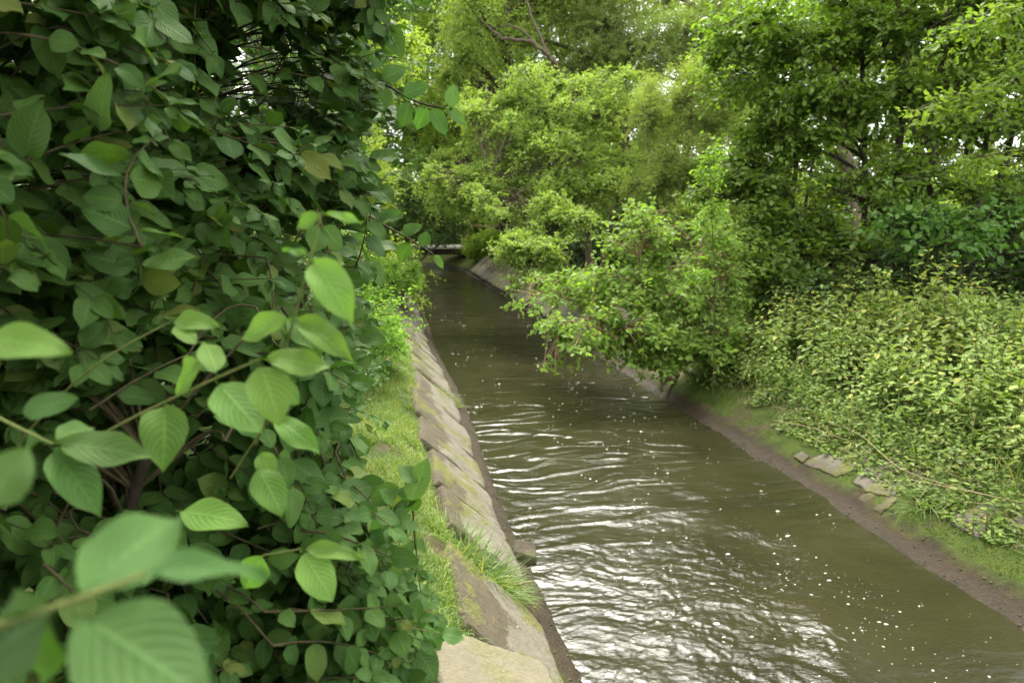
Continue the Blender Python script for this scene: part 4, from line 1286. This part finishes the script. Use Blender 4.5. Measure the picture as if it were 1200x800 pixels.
def left_turf(n):
    y = np.exp(rng.uniform(math.log(2.3), math.log(27), n))
    l = rng.normal(.90, .24, n)
    k = (l > .58 + .12 * vnoise(y * 3, y * 0, 8)) & (l < np.interp(y, [3, 4.5], [1.12, 1.9])) & (fbm(l * 4, y * 2.5, 55, 3) > .41)
    return (x_left(y) - l)[k], y[k]


blades('grass', 80000, left_turf, .085, .0045, 'grass', 'bright short turf along the top of the left bank slabs')


def joints(n):
    y = rng.uniform(2.3, 14, n)
    l = rng.uniform(.25, .95, n)
    k = (fbm(l * 3 + 9, y * 2.2, 57, 3) + .25 * sstep(.5, .85, l) > .66)
    # overgrown gap between the nearest slabs
    g = (np.abs(y - 3.72 - .25 * l) < .14)
    k = k | (g & (rng.random(n) < .8)) | ((np.abs(y - 2.62) < .05) & (l > .35))
    return (x_left(y) - l)[k], y[k]


blades('grass', 26000, joints, .075, .004, 'grass', 'grass and moss sprouting from the slab joints', dirf=np.array([.3, 0, 0]))


def right_low(n):
    y = np.exp(rng.uniform(math.log(2.5), math.log(24), n))
    r = rng.normal(.95, .32, n)
    k = (r > .42) & (fbm(r * 2.4 + 2, y * 1.6, 58, 3) > .53 - .16 * sstep(.6, 1.2, r))
    return (x_right(y) + r)[k], y[k]


blades('grass', 26000, right_low, .13, .0042, 'grass_dark', 'loose grass at the foot of the right bank plants', lean=1.0)


def moss_pts(n):
    y = rng.uniform(2.4, 9, n)
    r = rng.uniform(.24, 1.1, n)
    k = fbm(r * 3.2, y * 2.2, 63, 3) > .50 - .14 * sstep(.35, .9, r)
    return (x_right(y) + r)[k], y[k]


blades('moss', 90000, moss_pts, .018, .007, 'moss', 'green and ochre moss covering the right bank slope', lean=1.4)


def clearing(n):
    x = rng.uniform(-9, 26, n); y = rng.uniform(12, 34, n)
    k = (x > x_right(y) + .9) | (x < x_left(y) - .9)
    return x[k], y[k]


blades('grass', 26000, clearing, .28, .016, 'grass', 'rough sunlit grass of the clearing behind the trees', lean=.8)

lv = Leaves()
n = 42000
x = rng.uniform(-9, 18, n); y = rng.uniform(5, 32, n)
k = ((x > x_right(y) + 1.2) | (x < x_left(y) - 1.5)) & (fbm(x * .7, y * .7, 71, 3) > .38)
x, y = x[k], y[k]; n = len(x); h = rng.random(n) ** 1.5
th = rng.uniform(0, 6.28, n)
sz = rng.uniform(.06, .13, n)
lv.add(np.stack([x, y, ground_z(x, y) + .02 + .42 * h], -1), np.stack([np.cos(th), np.sin(th), rng.normal(0, .3, n)], -1), np.array([[0, 0, 1.]]) + rng.normal(0, .4, (n, 3)), sz, sz * .6, rng.random(n), T_LOW)
tag(lv.build('undergrowth', M['mid_green']), 'leafy undergrowth covering the ground beneath the trees', 'undergrowth', kind='stuff')

def among(n):
    y = rng.uniform(2.8, 10, n); r = rng.uniform(.62, 1.9, n)
    k = fbm(r * 3 + 5, y * 2.2, 93, 2) > .5
    return (x_right(y) + r)[k], y[k]


blades('grass', 5200, among, .55, .0065, 'grass_dark', 'tall loose grass blades growing up through the nettles', lean=.7)

# low bright weeds between mud and nettles
lv = Leaves()
n = 13000
y = rng.uniform(2.8, 10.5, n); r = .50 + .60 * rng.random(n) + .1 * (y > 6.5) - .1
k = fbm(r * 2 + 4, y * 1.5, 66, 3) > .42 + .10 * (y < 5.2) - .12 * sstep(.75, 1.0, r)
y, r = y[k], r[k]; x = x_right(y) + r; n = len(x)
h = rng.random(n)
P = np.stack([x - .05 * h, y, ground_z(x, y) + .01 + .26 * h * sstep(.4, .8, r)], -1)
th = rng.uniform(0, 6.28, n)
sz = rng.uniform(.022, .065, n)
lv.add(P, np.stack([np.cos(th), np.sin(th), rng.normal(.1, .3, n)], -1), np.array([[-.2, -.3, 1.]]) + rng.normal(0, .3, (n, 3)), sz, sz * .5, rng.random(n), T_MID)
tag(lv.build('low_weeds', M['herb']), 'bright small leaved weeds creeping over the right bank below the nettles', 'weeds', kind='stuff')


def tuft(x, y, label, n, L, mat='grass_dark', drop=(0, 0, 0), spread=.10, wid=.0048, group='grass tufts on the banks'):
    z = float(ground_z(x, y))
    lv = Leaves()
    a = rng.uniform(0, 6.28, n); q = spread * np.sqrt(rng.random(n))
    P = np.stack([np.cos(a) * q, np.sin(a) * q, ground_z(x + np.cos(a) * q, y + np.sin(a) * q) - z], -1)
    ax = np.stack([np.cos(a) * rng.random(n) * 1.1, np.sin(a) * rng.random(n) * 1.1, rng.uniform(.35, 1.1, n)], -1) + np.array(drop)
    ax = ax + rng.normal(0, .22, (n, 3))
    nr = np.stack([-np.cos(a), -np.sin(a), np.full(n, .4)], -1) + rng.normal(0, .3, (n, 3))
    lv.add(P, ax, nr, L * rng.uniform(.5, 1.25, n), wid * rng.uniform(.7, 1.3, n), np.clip(rng.normal(.5, .28, n), 0, 1), T_GRASS)
    ob = lv.build('grass_tuft', M[mat])
    ob.location = (x, y, z)
    return tag(ob, label, 'grass tuft', group)


p = on(565, 640, .55)
tuft(p[0], p[1], 'long fresh grass tuft hanging over the near slabs to the mud', 380, .24, drop=(.5, -.1, -.1), spread=.18, wid=.0062)
p = on(540, 600, .68)
tuft(p[0], p[1], 'upright grass tuft behind the hanging tuft on the left bank', 300, .17, drop=(.25, 0, 0), spread=.22, wid=.0055)
p = on(592, 660, .40)
tuft(p[0], p[1], 'smaller grass tuft drooping lowest towards the mud of the left bank', 260, .19, drop=(.6, -.2, -.2), spread=.09)
p = on(520, 428, .62)
tuft(p[0], p[1], 'pale grass tuft growing in a slab joint far along the left bank', 350, .16, 'grass', drop=(.4, 0, 0), spread=.18)
p = on(580, 720, .5)
tuft(p[0], p[1], 'small grass sprig between the broad flat slab and the stained slab', 90, .10, drop=(.2, 0, 0), spread=.06)
p = on_bank(1085, 588)
tuft(p[0], p[1], 'spiky grass tuft over the dark hollow of the right bank', 150, .24, drop=(-.6, -.3, 0), spread=.12)
p = on_bank(1125, 575)
tuft(p[0], p[1], 'straw coloured grass tuft at the nettle stems on the right bank', 120, .26, drop=(-.4, -.3, 0), spread=.12)
p = on_bank(1188, 590)
tuft(p[0], p[1], 'green grass tuft beside the right edge stones', 130, .18, drop=(-.4, -.3, 0), spread=.10)


def stalk(label, pts, r=.0022, mat='straw', cat='dry stalk', group='dry stalks on the banks'):
    pts = np.array(pts, float)
    tt = np.linspace(0, len(pts) - 1, 24)
    poly = np.stack([np.interp(tt, np.arange(len(pts)), pts[:, i]) for i in range(3)], -1)
    for _ in range(4):
        poly[1:-1] = .25 * poly[:-2] + .5 * poly[1:-1] + .25 * poly[2:]
    t = Tubes(); t.add(poly - poly[0], np.linspace(r, r * .5, 24), 6)
    o = t.build('dry_stalk', M[mat]); o.location = poly[0]
    return tag(o, label, cat, group)


stalk('long dry stalk arching over the mossy stones of the right bank', [on_bank(1180, 585), at(1100, 566, 4.3), at(1050, 548, 4.7), at(1010, 508, 5.2), on_bank(965, 492)], .0022)
stalk('dry stalk lying along the nettle foot above the mossy stones', [on_bank(905, 492), at(950, 500, 5.6), at(1010, 522, 5.0), on_bank(1050, 553)], .0018)
stalk('straight dry stalk leaning out of the nettles to the right edge', [on_bank(1060, 560), at(1120, 572, 4.2), at(1215, 592, 3.9)], .002)
stalk('tallest thin stalk leaning over the left mud edge', [on(603, 640, .18), at(622, 610, 4.6), at(638, 594, 4.55)], .0016)
stalk('short thin stalk at the left mud edge, left of the tallest', [on(598, 640, .2), at(600, 615, 4.6), at(606, 600, 4.6)], .0016)
stalk('small thin stalk at the left mud edge, right of the tallest', [on(612, 640, .15), at(624, 625, 4.5), at(634, 612, 4.5)], .0014)

def pebbles(n):
    y = np.exp(rng.uniform(math.log(2.4), math.log(14), n))
    side = rng.random(n) < .6
    o = np.abs(rng.normal(.02, .14, n))
    x = np.where(side, x_right(y) + o, x_left(y) - o * .6)
    z = ground_z(x, y)
    r = .003 + .009 * rng.random(n) ** 4
    ico = np.array([(0, 0, 1), (.89, 0, .45), (.28, .85, .45), (-.72, .53, .45), (-.72, -.53, .45), (.28, -.85, .45), (.72, .53, -.3), (-.28, .85, -.3), (-.89, 0, -.3), (-.28, -.85, -.3), (.72, -.53, -.3)])
    f = [(0, 1, 2), (0, 2, 3), (0, 3, 4), (0, 4, 5), (0, 5, 1), (1, 6, 2), (2, 7, 3), (3, 8, 4), (4, 9, 5), (5, 10, 1), (2, 6, 7), (3, 7, 8), (4, 8, 9), (5, 9, 10), (1, 10, 6)]
    V = ico[None] * rng.uniform(.75, 1.25, (n, 11, 1)) * (r[:, None, None] * np.stack([rng.uniform(.8, 1.5, n), rng.uniform(.8, 1.5, n), rng.uniform(.4, .8, n)], -1)[:, None])
    V = V + np.stack([x, y, z], -1)[:, None]
    F = (np.arange(n)[:, None, None] * 11 + np.array(f)[None]).reshape(-1, 3)
    o_ = quads_obj('gravel', V.reshape(-1, 3), F, M['bark_dark'], smooth=True)
    tag(o_, 'fine grit and pebbles along the wet mud margins', 'gravel', kind='stuff')


pebbles(1500)
# dead stems lying through the weeds
lv = Leaves()
n = 1500
y = rng.uniform(2.8, 9, n); r = rng.uniform(.45, 1.5, n); x = x_right(y) + r
th = rng.uniform(0, 6.28, n)
lv.add(np.stack([x, y, ground_z(x, y) + .02 + .12 * rng.random(n)], -1), np.stack([np.cos(th), np.sin(th), rng.normal(.15, .3, n)], -1), np.stack([-np.sin(th) * .3, np.cos(th) * .3, np.ones(n)], -1), rng.uniform(.08, .32, n), np.full(n, .0035), rng.random(n), T_GRASS)
tag(lv.build('dead_grass', M['dead']), 'thin dead grass stems lying through the right bank weeds', 'dead grass', kind='stuff')


# a clod of roots at the waterline, a fallen log, fallen leaves
slab('mud_clod', 'dark muddy clod jutting into the water below the thin stalks', [(.86, 4.42, .07), (1.03, 4.40, .02), (1.06, 4.60, .02), (.88, 4.62, .07)], M['bark_dark'], seed=91, rise=.04, rough=.03, cat='clod', res=12)
p0, p1 = on(706, 354, .95), on(738, 352, .95)
t = Tubes(); t.add(np.linspace(p0, p1, 6) - p0, np.array([.085, .09, .086, .09, .088, .083]) * .8, 12)
lr = empty('cut_log', p0, 'pale cut log lying behind the overhanging shrub', 'log')
t.build('log_body', M['cut_wood'], lr)
V, F = [], []
for e, rr in ((p0, .066), (p1, .065)):
    c = len(V)
    d = nrm(p1 - p0); a = nrm(np.cross(d, [0, 0, 1.])); bb = np.cross(d, a)
    off = d * (.002 if e is p1 else -.002)
    ring = [tuple(e - p0 + off + rr * (a * math.cos(q) + bb * math.sin(q))) for q in np.arange(12) * math.pi / 6]
    V += ring + [tuple(e - p0 + off * 2)]
    F += [(c + i, c + (i + 1) % 12, c + 12) for i in range(12)]
quads_obj('cut_end', V, F, M['cut_wood'], parent=lr)


def fallen(px, py, z, label, mat='litter', L=.05, group='fallen leaves on the left bank'):
    q = on(px, py, z)
    zz = float(ground_z(q[0], q[1])) + .05
    lv = Leaves(); a = rng.uniform(0, 6.28)
    lv.add([[0, 0, 0]], [[math.cos(a), math.sin(a), .05]], [[0, 0, 1]], [L], [L * .5], [rng.random()], [tmpl_fine(DOGW, 6, fold=.4, curl=-.3, nu=5)])
    o = lv.build('fallen_leaf', M[mat], smooth=True); o.location = (q[0], q[1], zz)
    return tag(o, label, 'leaf', group)


fallen(513, 700, .76, 'orange brown fallen leaf in the grass beside the stained slab')
fallen(603, 716, .45, 'tiny white fallen petal on the stained slab', 'foam', .028, None)
fallen(657, 745, .05, 'white feather like scrap on the wet mud of the left bank', 'foam', .035, None)
fallen(625, 705, .15, 'tan fallen leaf on the mud below the drooping tuft')


# ------------------------------------------------------------------ the dogwood on the left, close to the camera
def dog_twigs(lv, tb, tips, D, Ls, nodes, size, young=0.0, r0=.0016):
    """Twigs with opposite leaves; tips (N,3), D directions, Ls lengths."""
    N = len(tips)
    start = tips - D * Ls[:, None]
    for i in range(N):
        d = D[i]
        K = nodes
        side = nrm(np.cross(d, np.array([0.1, 0.1, 1.]) + rng.normal(0, .35, 3)))
        upv = nrm(np.cross(side, d))
        mid = (start[i] + tips[i]) / 2 + np.array([0, 0, .05 * Ls[i]]) + rng.normal(0, .02, 3)
        q = bez(start[i], mid, tips[i] - np.array([0, 0, .06 * Ls[i]]), 6)
        tb.add(q, np.linspace(r0 * 1.6, r0 * .6, 6), 5)
        for k in range(K):
            t = .12 + .88 * k / (K - 1)
            p = np.array([np.interp(t, np.linspace(0, 1, 6), q[:, j]) for j in range(3)])
            sz = size * np.interp(t, [0, .4, .85, 1.0], [.8, 1.05, .95, .55]) * rng.uniform(.62, 1.25)
            for s in (-1, 1):
                ax = side * s * rng.uniform(.6, 1.0) + d * rng.uniform(.35, .8) + np.array([0, 0, -.38]) + rng.normal(0, .22, 3) + (upv * .35 if k % 2 else 0)
                nn = FACE + rng.normal(0, .36, 3)
                lv.append((p, ax, nn, sz * rng.uniform(.9, 1.1), sz * rng.uniform(.60, .76), rng.random()))
        lv.append((q[-1], d + np.array([0, 0, -.3]) + rng.normal(0, .2, 3), FACE + rng.normal(0, .3, 3), size * .62, size * .34, rng.random()))


FACE = np.array([.34, -.52, .72])


def right_edge(py):
    return np.interp(py, [-600, -60, 0, 70, 130, 200, 260, 330, 420, 500, 600, 680, 740, 800, 1200], [420, 440, 462, 454, 440, 438, 442, 420, 432, 446, 466, 490, 494, 460, 410])


def sample_shrub(n, py0, py1, dfun, x0=-420, thick=.5, maxx=.16, edge=0):
    out = []
    while len(out) < n:
        px, py = rng.uniform(x0, 520), rng.uniform(py0, py1)
        if px > right_edge(py) - edge + rng.normal(0, 15):
            continue
        if vnoise(px / 75, py / 55, 500) < .40 - .25 * (py > 560):
            continue
        d = dfun(px, py) + .45 * vnoise(px / 95 + 3, py / 80, 510) - .12 + rng.exponential(thick) * (rng.random() < .72)
        if d > 3.2:
            continue
        p = at(px, py, d)
        if p[0] > maxx or p[2] < .95 or p[2] > 5.2:
            continue
        out.append(p)
    return np.array(out)


def build_dogwood(name, label, base, stems, tips, mat, size, nodes, ln, cat='shrub', group=None, tm=T_DOG):
    bz = float(ground_z(base[0], base[1]))
    loc = np.array([base[0], base[1], bz])
    root = empty(name, loc, label, cat, group)
    SP = []
    for pts, r0 in stems:
        pts = np.array(pts, float)
        tt = np.linspace(0, len(pts) - 1, 16)
        poly = np.stack([np.interp(tt, np.arange(len(pts)), pts[:, i]) for i in range(3)], -1)
        for _ in range(2):
            poly[1:-1] = .25 * poly[:-2] + .5 * poly[1:-1] + .25 * poly[2:]
        t = Tubes(); t.add(poly - loc, np.linspace(r0, r0 * .4, 16), 8)
        t.build('stem', M['bark_dark'], root)
        SP.append(poly)
    SP = np.concatenate(SP)
    N = len(tips)
    D = nrm(np.array([.55, -.42, .02]) + rng.normal(0, .45, (N, 3)))
    D[:, 0] = np.abs(D[:, 0])
    Ls = ln * rng.uniform(.65, 1.3, N)
    lst, tb = [], Tubes()
    dog_twigs(lst, tb, tips - loc, D, Ls, nodes, size)
    starts = tips - D * Ls[:, None]
    for i in range(N):
        if rng.random() < .6:
            dd = np.linalg.norm(SP - starts[i], axis=1) + 1.2 * np.maximum(0, SP[:, 2] - starts[i][2] + .1)
            k = int(np.argmin(dd))
            mid = (SP[k] + starts[i]) / 2 + np.array([0, 0, .08]) + rng.normal(0, .05, 3)
            tb.add(bez(SP[k], mid, starts[i], 8) - loc, np.linspace(.0032, .0018, 8), 5)
    tb.build('twigs', M['twig'], root)
    lv = Leaves()
    c = list(zip(*lst))
    lv.add(c[0], c[1], c[2], c[3], c[4], c[5], tm)
    lv.build('foliage', M[mat], root, smooth=True, uv=True)
    return root, loc


fr_up = lambda px, py: .95 + .00075 * max(px, -200) + .00055 * max(0, 200 - py) + (.5 * max(0, (px - 330) / 120) if px > 330 else 0)
tall, tall_loc = build_dogwood('dogwood_shrub', 'tall dark dogwood filling the upper left with broad dull green leaves', (-1.5, 2.4),
    [([(-1.5, 2.4, .8), (-1.35, 2.3, 2.2), (-1.0, 2.0, 3.4), (-.5, 1.8, 4.2)], .035), ([(-1.45, 2.5, .8), (-1.0, 2.5, 2.0), (-.5, 2.3, 3.0), (-.1, 2.1, 3.4)], .028), ([(-1.6, 2.3, .8), (-1.9, 1.9, 2.4), (-1.8, 1.5, 3.6)], .03), ([(-1.5, 2.3, .8), (-1.2, 1.8, 1.8), (-.9, 1.5, 2.6)], .025)],
    np.concatenate([sample_shrub(1050, -520, 430, fr_up, thick=.5), sample_shrub(220, -60, 330, lambda a, b: 1.7, x0=240, thick=.4)]), 'dogwood', .074, 5, .25, group='dogwoods on the left bank')
fr_lo = lambda px, py: .92 + .0006 * max(px, -200) + .0004 * max(0, 650 - py)
low, low_loc = build_dogwood('dogwood_shrub', 'lower dogwood with pale young shoots leaning out above the turf', (-.75, 1.5),
    [([(-.75, 1.5, .8), (-.65, 1.4, 1.5), (-.4, 1.2, 2.1)], .022), ([(-.7, 1.6, .8), (-.4, 1.6, 1.4), (-.15, 1.45, 1.9)], .02), ([(-.8, 1.4, .8), (-.85, 1.1, 1.5), (-.7, .9, 2.0)], .02)],
    np.concatenate([sample_shrub(760, 370, 1100, fr_lo, thick=.35, maxx=.14), sample_shrub(150, 600, 900, lambda a, b: 1.15, x0=180, thick=.35, maxx=.14), sample_shrub(120, 430, 800, lambda a, b: 1.35, x0=300, thick=.2, maxx=.16)]), 'dogwood', .064, 5, .21, group='dogwoods on the left bank')
FACE = np.array([.45, -.45, .75])
q = []
while len(q) < 320:
    p = (rng.uniform(-.6, .04), rng.uniform(2.6, 5.6), rng.uniform(1.1, 3.6))
    if p[0] > .03 - .06 * abs(p[2] - 1.6):
        continue
    q.append(p)
build_dogwood('dogwood_shrub', 'farther dogwood standing behind the near ones along the turf strip', (-.9, 4.2),
    [([(-.9, 4.2, .8), (-.6, 4.1, 2.0), (-.3, 4.0, 3.2)], .03), ([(-.8, 4.8, .8), (-.5, 5.0, 1.8), (-.2, 5.2, 2.6)], .03), ([(-.9, 3.6, .8), (-.5, 3.2, 1.8), (-.2, 3.0, 2.4)], .03)],
    np.array(q), 'dogwood', .066, 5, .26, group='dogwoods on the left bank')
FACE = np.array([.34, -.52, .72])


# single leaves and shoots one can pick out
def px_leaf(lv, b, t, w, d0, d1=None, tilt=(0, 0, 0), r=None):
    """A leaf from base pixel b to tip pixel t, w pixels wide, at depth d0 (base) and d1 (tip)."""
    d1 = d0 if d1 is None else d1
    P, Q = at(b[0], b[1], d0), at(t[0], t[1], d1)
    L = float(np.linalg.norm(Q - P))
    nn = nrm(EYEP - P) * .8 + np.array([.1, 0, .5]) + np.array(tilt)
    lv.append((P, Q - P, nn, L * 1.05, w * (d0 + d1) / 2 / f_, rng.random() if r is None else r))


def shoot(owner, loc, name, stem_px, leaves, mat, r0=.0022, stem_mat='green_stem', label=None, attach=None):
    tb = Tubes()
    pts = np.array([at(*s) for s in stem_px])
    if attach is not None:
        pts = np.concatenate([[attach], pts])
    tt = np.linspace(0, len(pts) - 1, 14)
    poly = np.stack([np.interp(tt, np.arange(len(pts)), pts[:, i]) for i in range(3)], -1)
    for _ in range(2):
        poly[1:-1] = .25 * poly[:-2] + .5 * poly[1:-1] + .25 * poly[2:]
    tb.add(poly - loc, np.linspace(r0, r0 * .55, 14), 7)
    so = tb.build(name, M[stem_mat], owner)
    if label: so['label'] = label
    for bl in leaves:
        l_ = []
        px_leaf(l_, *bl)
        p, a, n, L, w, r = l_[0]
        lv = Leaves()
        lv.add([p - loc], [a], [n], [L], [w], [r], [T_DOG[int(rng.integers(0, len(T_DOG)))]])
        lv.build('leaf', M[mat], so, smooth=True, uv=True)
    return so


M['dogwood_mid'] = leaf_mat('shoot_dogwood_leaf', (0.042, 0.105, 0.022), (0.075, 0.155, 0.034), None, trans=0.38, rough=0.5, spec=0.25, veins=8)
shoot(low, low_loc, 'shoot', [(-60, 760, .34), (-10, 735, .32), (75, 708, .31), (170, 672, .32)],
      [((80, 703), (208, 598), 88, .31, .36), ((160, 674), (318, 648), 46, .32, .37, (0, 0, 1.2)), ((82, 716), (232, 802), 120, .31, .29), ((72, 712), (-45, 775), 100, .31, .31), ((60, 712), (10, 800), 90, .31, .33)], 'dogwood_mid', .0026, label='blurred shoot close to the camera at the lower left')
shoot(low, low_loc, 'shoot', [(-80, 430, .6), (-40, 410, .52), (-10, 398, .5)], [((-30, 395), (70, 402), 50, .5, .5), ((-12, 396), (-40, 450), 40, .5)], 'dogwood_young', .002)
shoot(low, low_loc, 'shoot', [(-60, 620, .4), (-30, 600, .37), (-12, 590, .36)], [((-22, 600), (24, 528), 62, .36, .37), ((-18, 596), (-60, 560), 50, .36)], 'dogwood_mid', .002)
shoot(low, low_loc, 'shoot', [(-40, 470, .75), (0, 490, .72), (30, 505, .70), (62, 520, .68)],
      [((20, 484), (86, 466), 34, .62, .62), ((62, 518), (166, 526), 46, .68, .68), ((58, 522), (112, 582), 50, .68, .66), ((50, 516), (0, 530), 40, .70, .72), ((60, 516), (110, 496), 30, .68, .72)], 'dogwood_mid', .0022)
shoot(low, low_loc, 'shoot', [(100, 520, .85), (150, 492, .78), (195, 470, .74), (255, 442, .70), (306, 420, .68)],
      [((193, 470), (192, 532), 52, .74, .70), ((242, 428), (188, 452), 44, .72, .74), ((252, 446), (302, 500), 56, .70, .66), ((303, 424), (328, 486), 52, .68, .66), ((306, 420), (384, 424), 36, .68, .70), ((255, 440), (240, 395), 30, .72, .76)], 'dogwood_young', .0019, label='pale young shoot reaching right with paired leaves')
shoot(low, low_loc, 'shoot', [(300, 520, .85), (322, 452, .74), (344, 375, .69), (362, 310, .67), (377, 248, .66)],
      [((364, 302), (408, 354), 50, .67, .64), ((377, 250), (346, 264), 20, .66, .66), ((378, 250), (424, 256), 13, .66, .68), ((363, 300), (330, 288), 11, .67, .68), ((345, 372), (404, 402), 36, .69, .67), ((342, 373), (276, 388), 36, .69, .70), ((322, 450), (350, 468), 28, .74, .74)], 'dogwood_young', .0017, label='pale upright young shoot with a bright topmost leaf')
shoot(low, low_loc, 'shoot', [(20, 520, 1.0), (85, 448, .9), (140, 408, .86), (200, 377, .83)], [((200, 376), (247, 374), 28, .83, .82), ((203, 379), (228, 400), 22, .83, .80)], 'dogwood_young', .0018)
shoot(low, low_loc, 'shoot', [(270, 680, 1.1), (300, 652, .95), (352, 643, .88)], [((352, 644), (388, 700), 44, .88, .86), ((352, 642), (420, 646), 22, .88, .88), ((310, 648), (285, 690), 36, .9, .9)], 'dogwood_young', .0017)
shoot(low, low_loc, 'shoot', [(270, 560, 1.0), (296, 520, .9), (318, 487, .8)], [((318, 487), (370, 521), 32, .8, .78), ((300, 545), (330, 597), 40, .82, .8), ((305, 528), (318, 556), 26, .84, .83), ((206, 598), (280, 606), 42, .86, .84)], 'dogwood_young', .0016)
shoot(low, low_loc, 'shoot', [(430, 620, 1.4), (455, 600, 1.3), (478, 590, 1.25), (495, 560, 1.2)], [((478, 590), (500, 540), 28, 1.2), ((455, 600), (440, 640), 30, 1.25), ((490, 566), (470, 545), 22, 1.2)], 'dogwood_mid', .0016)
shoot(low, low_loc, 'shoot', [(440, 720, 1.4), (480, 735, 1.3), (515, 742, 1.25)], [((515, 742), (543, 746), 20, 1.25), ((500, 738), (518, 760), 22, 1.25), ((480, 735), (490, 705), 24, 1.25), ((470, 732), (455, 765), 26, 1.25)], 'dogwood_mid', .0016)
# a bough of the tall dogwood hanging out over the turf
shoot(tall, tall_loc, 'bough', [(380, 60, 2.2), (440, 92, 2.0), (490, 122, 1.9), (530, 128, 1.85)],
      [((528, 128), (532, 100), 18, 1.85), ((520, 126), (546, 140), 16, 1.85), ((500, 124), (488, 148), 22, 1.9), ((505, 124), (522, 156), 20, 1.88), ((480, 118), (472, 146), 22, 1.9), ((470, 112), (500, 100), 20, 1.9), ((450, 98), (446, 130), 24, 1.95), ((445, 94), (474, 78), 22, 1.95), ((420, 80), (410, 118), 26, 2.0), ((415, 78), (450, 62), 26, 2.0)], 'dogwood_mid', .004, 'twig')
shoot(tall, tall_loc, 'bough', [(400, 235, 2.6), (440, 258, 2.4), (480, 280, 2.3), (508, 298, 2.25)],
      [((508, 298), (520, 312), 10, 2.25), ((495, 290), (500, 272), 15, 2.25), ((480, 282), (468, 305), 18, 2.3), ((470, 275), (492, 262), 16, 2.3), ((450, 264), (440, 290), 20, 2.35), ((440, 258), (470, 246), 18, 2.4)], 'dogwood', .004, 'twig')
